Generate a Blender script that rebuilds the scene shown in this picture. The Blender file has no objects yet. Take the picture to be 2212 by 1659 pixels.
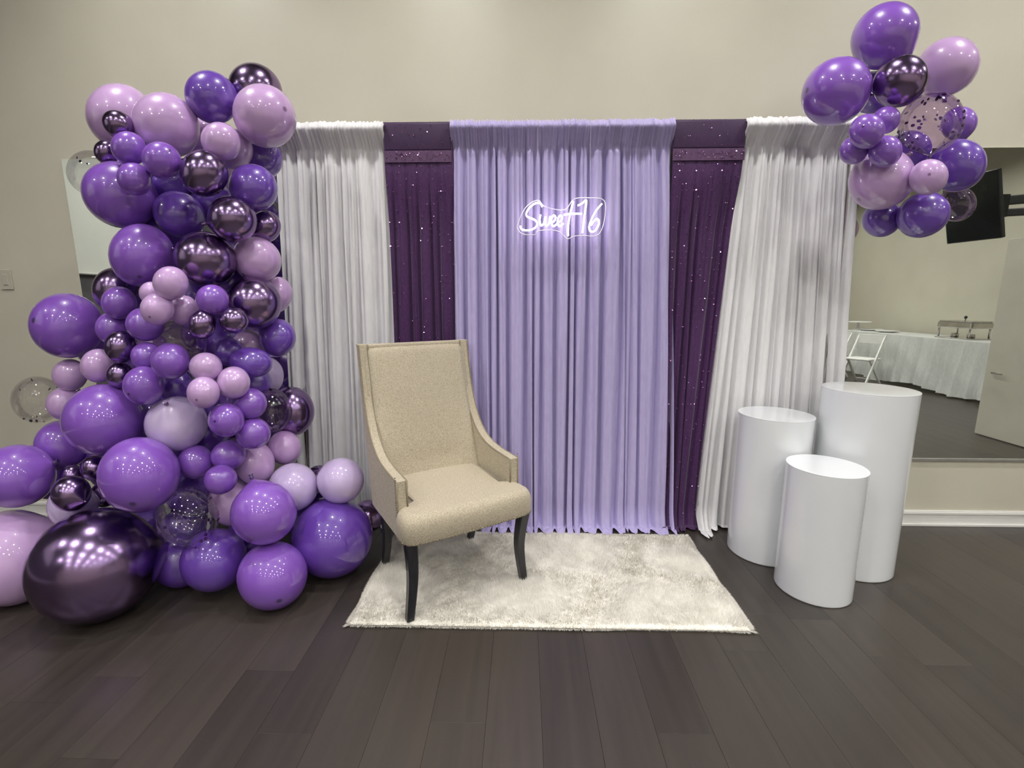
import bpy, bmesh, math, random
import numpy as np
from mathutils import Vector, Matrix

scene = bpy.context.scene
COL = scene.collection
PI = math.pi

# ------------------------------------------------------------------ camera, world, exposure, room lights
EYE = 1.45
F_PX = 1010.0
PITCH = math.radians(10.02)
YAW = 0.024
cam_data = bpy.data.cameras.new('camera')
cam_data.sensor_fit = 'HORIZONTAL'
cam_data.sensor_width = 36.0
cam_data.lens = 36.0 * F_PX / 2212.0
cam_data.clip_start = 0.02
cam = bpy.data.objects.new('camera', cam_data)
cam.location = (0, 0, EYE)
cam.rotation_euler = (PI / 2 - PITCH, 0, YAW)
COL.objects.link(cam)
scene.camera = cam

world = bpy.data.worlds.new('world')
world.use_nodes = True
world.node_tree.nodes['Background'].inputs[0].default_value = (0.5, 0.5, 0.5, 1)
world.node_tree.nodes['Background'].inputs[1].default_value = 0.02
scene.world = world

scene.view_settings.view_transform = 'Standard'
scene.view_settings.look = 'None'
scene.view_settings.gamma = 1.0
scene.view_settings.use_curve_mapping = False
scene.view_settings.exposure = 0.0
scene.cycles.use_light_tree = False
scene.cycles.max_bounces = 6
scene.cycles.diffuse_bounces = 3
scene.cycles.glossy_bounces = 4
scene.cycles.transmission_bounces = 3
scene.cycles.transparent_max_bounces = 10

LAMP = 530.0        # radiance of the recessed ceiling lamps
LAMP_COLOR = (1.0, 0.975, 0.94)
NEON = 8.0         # radiance of the neon tubes

WALL_Y = 2.938
CEIL_Z = 3.95
X_LEFT, X_RIGHT, Y_REAR = -5.0, 7.6, -5.6
LIGHT_SPOTS = [(x, 1.95) for x in (-2.1, -0.55, 1.0, 2.6, 4.3)] + [(x, y) for y in (0.1, -1.6, -3.3, -5.0) for x in (-2.6, -0.85, 0.9, 2.65, 4.4, 6.3)] + [(-4.3, 0.1), (-4.3, -3.3)]  # last pair added to brighten the left wall

# ------------------------------------------------------------------ helpers
def at(px, py, y):
    """point of the place at depth y seen at photograph pixel px, py"""
    f = Vector((-math.sin(YAW) * math.cos(PITCH), math.cos(YAW) * math.cos(PITCH), -math.sin(PITCH)))
    r = Vector((math.cos(YAW), math.sin(YAW), 0))
    u = r.cross(f)
    d = f + r * ((px - 1106) / F_PX) - u * ((py - 829.5) / F_PX)
    return Vector((0, 0, EYE)) + d * (y / d.y)


def tag(o, label=None, cat=None, group=None, kind=None):
    if label: o['label'] = label
    if cat: o['category'] = cat
    if group: o['group'] = group
    if kind: o['kind'] = kind
    return o


def link(name, me, mat=None, parent=None, loc=None, smooth=False):
    if mat is not None and not me.materials:
        me.materials.append(mat)
    if smooth:
        me.polygons.foreach_set('use_smooth', [True] * len(me.polygons))
    o = bpy.data.objects.new(name, me)
    COL.objects.link(o)
    if parent is not None: o.parent = parent
    if loc is not None: o.location = loc
    return o


def root(name, loc=(0, 0, 0), rz=0.0):
    o = bpy.data.objects.new(name, None)
    o.empty_display_size = 0.1
    o.location = loc
    o.rotation_euler = (0, 0, rz)
    COL.objects.link(o)
    return o


def mesh_from(name, verts, faces):
    me = bpy.data.meshes.new(name)
    me.from_pydata([tuple(map(float, v)) for v in verts], [], [tuple(map(int, f)) for f in faces])
    me.update()
    return me


def from_bm(name, bm):
    bmesh.ops.recalc_face_normals(bm, faces=bm.faces)
    me = bpy.data.meshes.new(name)
    bm.to_mesh(me)
    bm.free()
    return me


def add_box(bm, lo, hi, bevel=0.0, seg=2, mtx=None):
    lo, hi = Vector(lo), Vector(hi)
    tmp = bmesh.new()
    bmesh.ops.create_cube(tmp, size=1.0)
    s = hi - lo
    c = (hi + lo) / 2
    for v in tmp.verts:
        v.co = Vector((v.co.x * s.x, v.co.y * s.y, v.co.z * s.z)) + c
    if bevel > 0:
        bmesh.ops.bevel(tmp, geom=list(tmp.edges), offset=bevel, segments=seg, profile=0.5, affect='EDGES')
    if mtx is not None:
        bmesh.ops.transform(tmp, matrix=mtx, verts=tmp.verts)
    m = bpy.data.meshes.new('tmp')
    tmp.to_mesh(m)
    tmp.free()
    bm.from_mesh(m)
    bpy.data.meshes.remove(m)


def box(name, lo, hi, mat, parent=None, bevel=0.0, seg=2, smooth=False):
    bm = bmesh.new()
    add_box(bm, lo, hi, bevel, seg)
    return link(name, from_bm(name, bm), mat, parent, smooth=smooth)


def lathe_data(profile, seg=48, cap=True):
    V, Fc = [], []
    for r, z in profile:
        for k in range(seg):
            a = 2 * PI * k / seg
            V.append((r * math.cos(a), r * math.sin(a), z))
    n = len(profile)
    for i in range(n - 1):
        for k in range(seg):
            k2 = (k + 1) % seg
            Fc.append((i * seg + k, i * seg + k2, (i + 1) * seg + k2, (i + 1) * seg + k))
    if cap:
        Fc.append(tuple(range(seg))[::-1])
        Fc.append(tuple((n - 1) * seg + k for k in range(seg)))
    return V, Fc


def lathe(name, profile, mat, parent=None, loc=None, seg=48, smooth=True):
    V, Fc = lathe_data(profile, seg)
    me = mesh_from(name, V, Fc)
    o = link(name, me, mat, parent, loc)
    if smooth:
        me.polygons.foreach_set('use_smooth', [len(p.vertices) == 4 for p in me.polygons])
    return o


def spline(pts, n=8, closed=False):
    P = [Vector(p) for p in pts]
    out = []
    m = len(P)
    for i in range(m - 1):
        p0 = P[max(i - 1, 0)]; p1 = P[i]; p2 = P[i + 1]; p3 = P[min(i + 2, m - 1)]
        for k in range(n):
            t = k / n
            out.append(0.5 * ((2 * p1) + (p2 - p0) * t + (2 * p0 - 5 * p1 + 4 * p2 - p3) * t * t + (3 * p1 - p0 - 3 * p2 + p3) * t ** 3))
    out.append(P[-1])
    return out


def tube_data(pts, radius, seg=8, base=0):
    V, Fc = [], []
    pts = [Vector(p) for p in pts]
    n = len(pts)
    prev = None
    for i, p in enumerate(pts):
        t = (pts[min(i + 1, n - 1)] - pts[max(i - 1, 0)])
        t = t.normalized() if t.length > 1e-9 else Vector((0, 0, 1))
        if prev is None:
            a = Vector((0, 0, 1)) if abs(t.z) < 0.9 else Vector((0, 1, 0))
            u = t.cross(a).normalized()
        else:
            u = (prev - t * prev.dot(t))
            u = u.normalized() if u.length > 1e-6 else prev
        prev = u
        w = t.cross(u)
        r = radius[i] if isinstance(radius, (list, tuple)) else radius
        for k in range(seg):
            a = 2 * PI * k / seg
            V.append(p + u * (r * math.cos(a)) + w * (r * math.sin(a)))
    for i in range(n - 1):
        for k in range(seg):
            k2 = (k + 1) % seg
            Fc.append((base + i * seg + k, base + i * seg + k2, base + (i + 1) * seg + k2, base + (i + 1) * seg + k))
    Fc.append(tuple(base + k for k in range(seg))[::-1])
    Fc.append(tuple(base + (n - 1) * seg + k for k in range(seg)))
    return V, Fc


def tube(name, pts, radius, mat, parent=None, seg=8, smooth=True):
    V, Fc = tube_data(pts, radius, seg)
    return link(name, mesh_from(name, V, Fc), mat, parent, smooth=smooth)


def beam(bm, a, b, w, t, roll=Vector((0, 0, 1))):
    """a straight bar of section w x t from a to b"""
    a, b = Vector(a), Vector(b)
    d = b - a
    L = d.length
    z = d.normalized()
    r = Vector(roll)
    x = r.cross(z)
    if x.length < 1e-4:
        x = Vector((1, 0, 0)).cross(z)
    x.normalize()
    y = z.cross(x)
    M = Matrix((x, y, z)).transposed().to_4x4()
    M.translation = (a + b) / 2
    add_box(bm, (-w / 2, -t / 2, -L / 2), (w / 2, t / 2, L / 2), min(w, t) * 0.2, 2, M)


# ------------------------------------------------------------------ materials
MATS = {}


def mat(name, color, rough=0.5, metal=0.0, coat=0.0, coat_rough=0.03, spec=0.5, sheen=0.0, emit=None, emit_s=0.0):
    m = bpy.data.materials.new(name)
    m.use_nodes = True
    b = m.node_tree.nodes['Principled BSDF']
    b.inputs['Base Color'].default_value = (*color, 1)
    b.inputs['Roughness'].default_value = rough
    b.inputs['Metallic'].default_value = metal
    b.inputs['Coat Weight'].default_value = coat
    b.inputs['Coat Roughness'].default_value = coat_rough
    b.inputs['Specular IOR Level'].default_value = spec
    b.inputs['Sheen Weight'].default_value = sheen
    if emit:
        b.inputs['Emission Color'].default_value = (*emit, 1)
        b.inputs['Emission Strength'].default_value = emit_s
    MATS[name] = m
    return m


def nd(m, kind, **kw):
    n = m.node_tree.nodes.new(kind)
    for k, v in kw.items():
        if k.startswith('i_'):
            n.inputs[k[2:].replace('_', ' ')].default_value = v
        else:
            setattr(n, k, v)
    return n


def lk(m, a, b):
    m.node_tree.links.new(a, b)


def bsdf(m):
    return m.node_tree.nodes['Principled BSDF']


def vary(m, c1, c2, scale=(1, 1, 1), nscale=5.0, detail=4.0, bump=0.0, bscale=200.0, coord='Object', lo=0.35, hi=0.65):
    """procedural colour variation between two colours and an optional fine bump"""
    tc = nd(m, 'ShaderNodeTexCoord')
    mp = nd(m, 'ShaderNodeMapping')
    mp.inputs['Scale'].default_value = scale
    lk(m, tc.outputs[coord], mp.inputs['Vector'])
    no = nd(m, 'ShaderNodeTexNoise')
    no.inputs['Scale'].default_value = nscale
    no.inputs['Detail'].default_value = detail
    lk(m, mp.outputs[0], no.inputs['Vector'])
    rp = nd(m, 'ShaderNodeValToRGB')
    rp.color_ramp.elements[0].position = lo
    rp.color_ramp.elements[0].color = (*c1, 1)
    rp.color_ramp.elements[1].position = hi
    rp.color_ramp.elements[1].color = (*c2, 1)
    lk(m, no.outputs[0], rp.inputs[0])
    lk(m, rp.outputs[0], bsdf(m).inputs['Base Color'])
    if bump > 0:
        n2 = nd(m, 'ShaderNodeTexNoise')
        n2.inputs['Scale'].default_value = bscale
        lk(m, mp.outputs[0], n2.inputs['Vector'])
        bp = nd(m, 'ShaderNodeBump')
        bp.inputs['Strength'].default_value = bump
        bp.inputs['Distance'].default_value = 0.002
        lk(m, n2.outputs[0], bp.inputs['Height'])
        lk(m, bp.outputs[0], bsdf(m).inputs['Normal'])
    return m


def srgb(r, g, b):
    f = lambda c: (c / 255 / 12.92) if c / 255 <= 0.04045 else ((c / 255 + 0.055) / 1.055) ** 2.4
    return (f(r), f(g), f(b))


m_wall = vary(mat('wall_paint', (0.5, 0.47, 0.41), 0.42, spec=0.35), (0.575, 0.548, 0.448), (0.605, 0.578, 0.475), nscale=2.0, bump=0.06, bscale=120)
m_ceil = vary(mat('ceiling_paint', (0.15, 0.147, 0.14), 0.9), (0.14, 0.137, 0.13), (0.165, 0.16, 0.152), nscale=2.0)
m_trim = vary(mat('white_trim_paint', (0.75, 0.74, 0.71), 0.35), (0.74, 0.73, 0.70), (0.78, 0.77, 0.74), nscale=4.0)
m_mirror = mat('mirror_glass', (0.80, 0.83, 0.79), 0.01, 1.0)
vary(m_mirror, (0.79, 0.82, 0.78), (0.81, 0.84, 0.80), nscale=1.5)
m_channel = vary(mat('mirror_channel', (0.6, 0.6, 0.58), 0.3, 0.8), (0.55, 0.55, 0.53), (0.65, 0.65, 0.62), nscale=8)

# plank floor: each plank carries its own tone, the grain runs along its length
m_floor = mat('wood_plank', (0.08, 0.07, 0.06), 0.33, spec=0.5)
_tc = nd(m_floor, 'ShaderNodeTexCoord')
_at = nd(m_floor, 'ShaderNodeAttribute', attribute_name='tone')
_geo = nd(m_floor, 'ShaderNodeNewGeometry')
_mp = nd(m_floor, 'ShaderNodeMapping')
_mp.inputs['Scale'].default_value = (20.0, 0.9, 1.0)
lk(m_floor, _geo.outputs['Position'], _mp.inputs['Vector'])
_ad = nd(m_floor, 'ShaderNodeVectorMath', operation='ADD')
_ml = nd(m_floor, 'ShaderNodeVectorMath', operation='SCALE')
_cx = nd(m_floor, 'ShaderNodeCombineXYZ')
lk(m_floor, _at.outputs['Fac'], _cx.inputs['X'])
lk(m_floor, _at.outputs['Fac'], _cx.inputs['Y'])
lk(m_floor, _cx.outputs[0], _ml.inputs[0])
_ml.inputs['Scale'].default_value = 90.0
lk(m_floor, _mp.outputs[0], _ad.inputs[0])
lk(m_floor, _ml.outputs[0], _ad.inputs[1])
_no = nd(m_floor, 'ShaderNodeTexNoise')
_no.inputs['Scale'].default_value = 1.0
_no.inputs['Detail'].default_value = 5.0
_no.inputs['Distortion'].default_value = 0.6
lk(m_floor, _ad.outputs[0], _no.inputs['Vector'])
_sum = nd(m_floor, 'ShaderNodeMath', operation='MULTIPLY_ADD')
lk(m_floor, _no.outputs[0], _sum.inputs[0])
_sum.inputs[1].default_value = 0.75
_sc = nd(m_floor, 'ShaderNodeMath', operation='MULTIPLY')
lk(m_floor, _at.outputs['Fac'], _sc.inputs[0])
_sc.inputs[1].default_value = 0.42
lk(m_floor, _sc.outputs[0], _sum.inputs[2])
_rp = nd(m_floor, 'ShaderNodeValToRGB')
_rp.color_ramp.elements[0].position = 0.12
_rp.color_ramp.elements[0].color = (0.022, 0.018, 0.0158, 1)
_rp.color_ramp.elements[1].position = 0.9
_rp.color_ramp.elements[1].color = (0.056, 0.046, 0.038, 1)
lk(m_floor, _sum.outputs[0], _rp.inputs[0])
lk(m_floor, _rp.outputs[0], bsdf(m_floor).inputs['Base Color'])
_bp = nd(m_floor, 'ShaderNodeBump')
_bp.inputs['Strength'].default_value = 0.12
_bp.inputs['Distance'].default_value = 0.001
lk(m_floor, _no.outputs[0], _bp.inputs['Height'])
lk(m_floor, _bp.outputs[0], bsdf(m_floor).inputs['Normal'])
m_sub = mat('subfloor', (0.02, 0.017, 0.015), 0.9)
vary(m_sub, (0.018, 0.015, 0.014), (0.025, 0.02, 0.018))


def fabric(name, c1, c2, rough=0.75, sheen=0.25, trans=0.12, nscale=60.0, bump=0.15):
    m = mat(name, c1, rough, sheen=sheen, spec=0.3)
    vary(m, c1, c2, scale=(1, 1, 0.25), nscale=nscale, bump=bump, bscale=500)
    nt = m.node_tree
    out = nt.nodes['Material Output']
    tr = nd(m, 'ShaderNodeBsdfTranslucent')
    tr.inputs[0].default_value = (*c2, 1)
    mx = nd(m, 'ShaderNodeMixShader')
    mx.inputs[0].default_value = trans
    lk(m, bsdf(m).outputs[0], mx.inputs[1])
    lk(m, tr.outputs[0], mx.inputs[2])
    lk(m, mx.outputs[0], out.inputs[0])
    return m


m_white_drape = fabric('white_drape', (0.82, 0.812, 0.83), (0.865, 0.858, 0.87), 0.5, 0.15, 0.05)
m_lav_drape = fabric('lavender_drape', (0.46, 0.40, 0.68), (0.50, 0.44, 0.72), 0.45, 0.25, 0.04)
m_seq_drape = fabric('purple_sequin_mesh', (0.050, 0.014, 0.075), (0.085, 0.028, 0.115), 0.42, 0.2, 0.08, nscale=240, bump=0.4)
m_seq_band = fabric('purple_sheer_hem', (0.10, 0.05, 0.115), (0.12, 0.062, 0.13), 0.7, 0.1, 0.1, nscale=60, bump=0.0)
m_seq_dark = fabric('purple_rod_pocket', (0.035, 0.012, 0.05), (0.05, 0.018, 0.07), 0.5, 0.2, 0.05, nscale=240)
m_sequin = mat('sequin_foil', (0.55, 0.28, 0.62), 0.16, 1.0)
vary(m_sequin, (0.5, 0.22, 0.58), (0.65, 0.36, 0.68), nscale=40)


def latex(name, c, c2, tip, coat=1.0, rough=0.32, trans=0.0):
    m = mat(name, c, rough, coat=coat, coat_rough=0.025, spec=0.5)
    bsdf(m).inputs['Coat IOR'].default_value = 1.75
    a = nd(m, 'ShaderNodeAttribute', attribute_name='tip')
    r = nd(m, 'ShaderNodeValToRGB')
    e = r.color_ramp.elements
    e[0].position = 0.018
    e[0].color = (*tip, 1)
    e[1].position = 0.034
    e[1].color = (*c, 1)
    x = e.new(0.75)
    x.color = (*c2, 1)
    lk(m, a.outputs['Fac'], r.inputs[0])
    lk(m, r.outputs[0], bsdf(m).inputs['Base Color'])
    if trans:
        t = nd(m, 'ShaderNodeBsdfTranslucent')
        t.inputs[0].default_value = (*c2, 1)
        mx = nd(m, 'ShaderNodeMixShader')
        mx.inputs[0].default_value = trans
        lk(m, bsdf(m).outputs[0], mx.inputs[1])
        lk(m, t.outputs[0], mx.inputs[2])
        lk(m, mx.outputs[0], m.node_tree.nodes['Material Output'].inputs[0])
    return m


m_bal = {
    'P': latex('violet_latex', (0.215, 0.078, 0.47), (0.245, 0.095, 0.51), (0.05, 0.015, 0.12)),
    'D': latex('deep_violet_latex', (0.125, 0.045, 0.37), (0.145, 0.055, 0.41), (0.03, 0.01, 0.1)),
    'L': latex('lilac_latex', (0.53, 0.33, 0.62), (0.58, 0.38, 0.67), (0.2, 0.1, 0.25)),
    'W': latex('pale_lavender_latex', (0.55, 0.43, 0.70), (0.6, 0.48, 0.74), (0.25, 0.16, 0.33)),
}
m_chrome = mat('chrome_purple_latex', (0.30, 0.22, 0.37), 0.2, 1.0)
vary(m_chrome, (0.265, 0.175, 0.355), (0.30, 0.205, 0.385), nscale=3.0)
m_bal['C'] = m_chrome


def clear(name, tint, base=0.05, rim=0.55, gl=0.04):
    m = bpy.data.materials.new(name)
    m.use_nodes = True
    nt = m.node_tree
    nt.nodes.remove(nt.nodes['Principled BSDF'])
    tp = nd(m, 'ShaderNodeBsdfTransparent')
    tp.inputs[0].default_value = (*tint, 1)
    g = nd(m, 'ShaderNodeBsdfGlossy')
    g.inputs['Roughness'].default_value = gl
    g.inputs['Color'].default_value = (0.9, 0.88, 0.92, 1)
    lw = nd(m, 'ShaderNodeLayerWeight')
    lw.inputs[0].default_value = 0.35
    pw = nd(m, 'ShaderNodeMath', operation='MULTIPLY_ADD')
    lk(m, lw.outputs['Fresnel'], pw.inputs[0])
    pw.inputs[1].default_value = rim
    pw.inputs[2].default_value = base
    mx = nd(m, 'ShaderNodeMixShader')
    lk(m, pw.outputs[0], mx.inputs[0])
    lk(m, tp.outputs[0], mx.inputs[1])
    lk(m, g.outputs[0], mx.inputs[2])
    lk(m, mx.outputs[0], nt.nodes['Material Output'].inputs[0])
    return m


m_bal['T'] = clear('clear_latex', (0.955, 0.95, 0.95), 0.05, 0.35)
m_smoky = clear('mauve_tinted_latex', (0.83, 0.73, 0.86), 0.06, 0.4)
m_edge_glow = vary(mat('acrylic_edge_glow', (0.85, 0.84, 0.88), 0.2), (0.82, 0.81, 0.85), (0.88, 0.87, 0.9))  # white colour stands in for neon light glowing in the clear edge
m_acrylic = clear('clear_acrylic', (0.985, 0.985, 0.985), 0.01, 0.15, 0.02)
m_confetti = mat('purple_confetti', (0.05, 0.015, 0.1), 0.3, 0.5)
vary(m_confetti, (0.035, 0.012, 0.07), (0.09, 0.03, 0.16), nscale=50)
m_dark_confetti = mat('black_confetti', (0.02, 0.015, 0.03), 0.4)
vary(m_dark_confetti, (0.015, 0.01, 0.02), (0.03, 0.02, 0.04), nscale=50)

# tweed of the chair
m_tweed = mat('beige_tweed', (0.45, 0.39, 0.29), 0.85, spec=0.25, sheen=0.15)
_tc = nd(m_tweed, 'ShaderNodeTexCoord')
_w = nd(m_tweed, 'ShaderNodeTexWave', wave_type='BANDS', bands_direction='DIAGONAL')
_w.inputs['Scale'].default_value = 95.0
_w.inputs['Distortion'].default_value = 3.0
_w.inputs['Detail'].default_value = 2.0
_n = nd(m_tweed, 'ShaderNodeTexNoise')
_n.inputs['Scale'].default_value = 210.0
_n.inputs['Detail'].default_value = 3.0
lk(m_tweed, _tc.outputs['Object'], _w.inputs['Vector'])
lk(m_tweed, _tc.outputs['Object'], _n.inputs['Vector'])
_mx = nd(m_tweed, 'ShaderNodeMath', operation='MULTIPLY_ADD')
lk(m_tweed, _w.outputs[1], _mx.inputs[0])
_mx.inputs[1].default_value = 0.2
_m2 = nd(m_tweed, 'ShaderNodeMath', operation='MULTIPLY')
lk(m_tweed, _n.outputs[0], _m2.inputs[0])
_m2.inputs[1].default_value = 0.8
lk(m_tweed, _m2.outputs[0], _mx.inputs[2])
_rp = nd(m_tweed, 'ShaderNodeValToRGB')
_rp.color_ramp.elements[0].position = 0.32
_rp.color_ramp.elements[0].color = (0.315, 0.265, 0.185, 1)
_rp.color_ramp.elements[1].position = 0.68
_rp.color_ramp.elements[1].color = (0.585, 0.525, 0.405, 1)
lk(m_tweed, _mx.outputs[0], _rp.inputs[0])
lk(m_tweed, _rp.outputs[0], bsdf(m_tweed).inputs['Base Color'])
_bp = nd(m_tweed, 'ShaderNodeBump')
_bp.inputs['Strength'].default_value = 0.35
_bp.inputs['Distance'].default_value = 0.0015
lk(m_tweed, _mx.outputs[0], _bp.inputs['Height'])
lk(m_tweed, _bp.outputs[0], bsdf(m_tweed).inputs['Normal'])
m_piping = vary(mat('beige_piping', (0.3, 0.25, 0.18), 0.8), (0.21, 0.175, 0.12), (0.30, 0.255, 0.18), nscale=150)
m_nail = vary(mat('antique_nailhead', (0.35, 0.29, 0.2), 0.35, 0.9), (0.28, 0.23, 0.16), (0.42, 0.36, 0.26), nscale=60)
m_leg = vary(mat('black_lacquer_wood', (0.012, 0.012, 0.016), 0.32, coat=0.3), (0.010, 0.010, 0.014), (0.018, 0.018, 0.024), scale=(8, 8, 1), nscale=12)

m_fur = vary(mat('cream_fur', (0.8, 0.77, 0.7), 0.9, sheen=0.3, spec=0.2), (0.74, 0.71, 0.64), (0.85, 0.82, 0.75), nscale=14)
m_plinth = vary(mat('white_gloss_paint', (0.78, 0.79, 0.81), 0.3, coat=0.9, coat_rough=0.08), (0.755, 0.775, 0.80), (0.785, 0.805, 0.825), nscale=3)
m_neon = mat('white_neon_tube', (0.9, 0.85, 0.9), 0.4, emit=(1.0, 0.90, 0.98), emit_s=NEON)
m_wire = vary(mat('grey_wire', (0.5, 0.5, 0.5), 0.4, 0.6), (0.4, 0.4, 0.4), (0.55, 0.55, 0.55))
m_steel = vary(mat('polished_steel', (0.55, 0.53, 0.5), 0.18, 1.0), (0.5, 0.48, 0.45), (0.6, 0.58, 0.55), nscale=6)
m_black = vary(mat('black_plastic', (0.012, 0.013, 0.014), 0.45), (0.010, 0.011, 0.012), (0.016, 0.017, 0.018), nscale=8)
m_screen = vary(mat('dark_screen_glass', (0.012, 0.016, 0.018), 0.12), (0.010, 0.014, 0.016), (0.014, 0.018, 0.021), nscale=2)
m_resin = vary(mat('white_resin', (0.78, 0.78, 0.75), 0.4), (0.75, 0.75, 0.72), (0.8, 0.8, 0.77), nscale=10)
m_cloth = fabric('white_table_cloth', (0.62, 0.63, 0.61), (0.72, 0.73, 0.71), 0.7, 0.2, 0.15)
m_door = vary(mat('door_paint', (0.52, 0.49, 0.42), 0.45), (0.50, 0.47, 0.40), (0.54, 0.51, 0.44), nscale=3)
m_board = vary(mat('projection_screen_vinyl', (0.82, 0.84, 0.78), 0.6), (0.80, 0.82, 0.76), (0.84, 0.86, 0.80), nscale=2)
m_slate = vary(mat('slate_grey_paint', (0.10, 0.09, 0.105), 0.6), (0.09, 0.082, 0.097), (0.115, 0.105, 0.12), nscale=3)
m_plate = vary(mat('switch_plate', (0.44, 0.41, 0.36), 0.4), (0.50, 0.475, 0.39), (0.54, 0.515, 0.425), nscale=8)
m_china = vary(mat('white_china', (0.8, 0.8, 0.78), 0.25), (0.78, 0.78, 0.76), (0.82, 0.82, 0.8), nscale=8)

# ------------------------------------------------------------------ the room
rng = np.random.default_rng(7)
random.seed(7)

floor = box('floor', (X_LEFT - 0.15, Y_REAR - 0.15, -0.12), (X_RIGHT + 0.15, WALL_Y + 0.15, -0.006), m_sub)
tag(floor, 'dark brown grey wood plank floor', 'floor', kind='structure')


def plank_mesh(name, rects):
    V, Fc, tone = [], [], []
    for (x0, x1, y0, y1, t) in rects:
        b = len(V)
        c = 0.0005
        V += [(x0, y0, -0.006), (x1, y0, -0.006), (x1, y1, -0.006), (x0, y1, -0.006),
              (x0, y0, -c), (x1, y0, -c), (x1, y1, -c), (x0, y1, -c),
              (x0 + c, y0 + c, 0), (x1 - c, y0 + c, 0), (x1 - c, y1 - c, 0), (x0 + c, y1 - c, 0)]
        Fc += [(b + 8, b + 9, b + 10, b + 11)]
        for k in range(4):
            k2 = (k + 1) % 4
            Fc += [(b + k, b + k2, b + 4 + k2, b + 4 + k), (b + 4 + k, b + 4 + k2, b + 8 + k2, b + 8 + k)]
        tone += [t] * 12
    me = mesh_from(name, V, Fc)
    a = me.attributes.new('tone', 'FLOAT', 'POINT')
    a.data.foreach_set('value', np.array(tone, dtype=np.float32))
    return me


PW, PL, GAP = 0.195, 1.25, 0.0006
far_rects = []
x = X_LEFT
while x < X_RIGHT - 0.01:
    x1 = min(x + PW, X_RIGHT)
    y = Y_REAR - random.random() * PL
    while y < WALL_Y:
        ya, yb = max(y, Y_REAR), min(y + PL, WALL_Y)
        if yb - ya > 0.02:
            r = (x + GAP / 2, x1 - GAP / 2, ya + GAP / 2, yb - GAP / 2, random.random())
            if yb > 0.55 and -3.5 < x < 3.3:
                link('plank', plank_mesh('plank', [r]), m_floor, floor)
            else:
                far_rects.append(r)
        y += PL
    x += PW
tag(link('planking', plank_mesh('planking', far_rects), m_floor, floor), kind='stuff')


def wall(name, lo, hi, label, m=None):
    return tag(box(name, lo, hi, m or m_wall), label, 'wall', kind='structure')


wall('wall_back', (X_LEFT - 0.15, WALL_Y, -0.12), (X_RIGHT + 0.15, WALL_Y + 0.15, CEIL_Z), 'beige painted back wall behind the backdrop')
wall('wall_left', (X_LEFT - 0.15, Y_REAR, -0.12), (X_LEFT, WALL_Y, CEIL_Z), 'dark slate grey side wall left of the room', m_slate)
wall('wall_right', (X_RIGHT, Y_REAR, -0.12), (X_RIGHT + 0.15, WALL_Y, CEIL_Z), 'beige side wall behind the buffet table')
wall('wall_rear', (X_LEFT - 0.15, Y_REAR - 0.15, -0.12), (X_RIGHT + 0.15, Y_REAR, CEIL_Z), 'beige wall behind the camera')
wall('wall_partition', (5.03, 1.56, 0), (X_RIGHT, 1.68, CEIL_Z), 'beige partition wall carrying the open door')
tag(box('ceiling', (X_LEFT - 0.15, Y_REAR - 0.15, CEIL_Z), (X_RIGHT + 0.15, WALL_Y + 0.15, CEIL_Z + 0.1), m_ceil), 'dark grey ceiling with rows of can downlights', 'ceiling', kind='structure')


def baseboard(name, prof_len_axis, a, b, pos, sgn, label):
    """moulded skirting: lower band, stepped cap"""
    bm = bmesh.new()
    for (d, z0, z1) in ((0.022, 0.0, 0.016), (0.011, 0.016, 0.080), (0.018, 0.080, 0.096), (0.010, 0.096, 0.104)):
        if prof_len_axis == 'x':
            add_box(bm, (a, pos - d, z0), (b, pos, z1), 0.0015, 1)
        else:
            lo, hi = sorted((pos, pos + sgn * d))
            add_box(bm, (lo, a, z0), (hi, b, z1), 0.0015, 1)
    return tag(link(name, from_bm(name, bm), m_trim), label, 'baseboard', kind='structure')


baseboard('baseboard_back', 'x', X_LEFT, X_RIGHT, WALL_Y, -1, 'white moulded baseboard along the back wall')
baseboard('baseboard_right', 'y', Y_REAR, 1.56, X_RIGHT, -1, 'white moulded baseboard along the right wall')
baseboard('baseboard_left', 'y', Y_REAR, WALL_Y - 0.02, X_LEFT, 1, 'white moulded baseboard along the left wall')

# can downlights: a short baffle with a glowing lens set back inside
m_can = vary(mat('can_baffle_paint', (0.3, 0.3, 0.29), 0.6), (0.28, 0.28, 0.27), (0.32, 0.32, 0.31))
m_lens = mat('lamp_lens', (0.9, 0.88, 0.85), 0.5, emit=LAMP_COLOR, emit_s=LAMP)
CAN = 0.038
_V, _F = lathe_data([(0.081, -0.0005), (0.079, -CAN), (0.083, -CAN - 0.003), (0.113, -CAN), (0.115, -CAN + 0.004), (0.115, -0.0005)], 32, cap=False)
ring_me = mesh_from('housing', _V, _F)
_V, _F = lathe_data([(0.0785, -0.004), (0.0005, -0.005)], 12, cap=False)
lens_me = mesh_from('lens', _V, _F)
ring_me.materials.append(m_can)
lens_me.materials.append(m_lens)
for (lx, ly) in LIGHT_SPOTS:
    L = root('ceiling_light', (lx, ly, CEIL_Z))
    tag(L, 'round can downlight on the ceiling', 'lamp', 'can downlights in rows')
    link('housing', ring_me, None, L)
    link('lens', lens_me, None, L)

# ------------------------------------------------------------------ wall mirrors
def wall_mirror(x0, x1, z0, z1, label):
    r = root('wall_mirror', ((x0 + x1) / 2, WALL_Y, z0))
    tag(r, label, 'mirror')
    w = (x1 - x0) / 2
    h = z1 - z0
    box('glass', (-w, -0.008, 0.0), (w, -0.001, h), m_mirror, r)
    box('bottom_channel', (-w, -0.014, -0.012), (w, -0.0005, 0.006), m_channel, r, 0.002)
    return r


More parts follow.
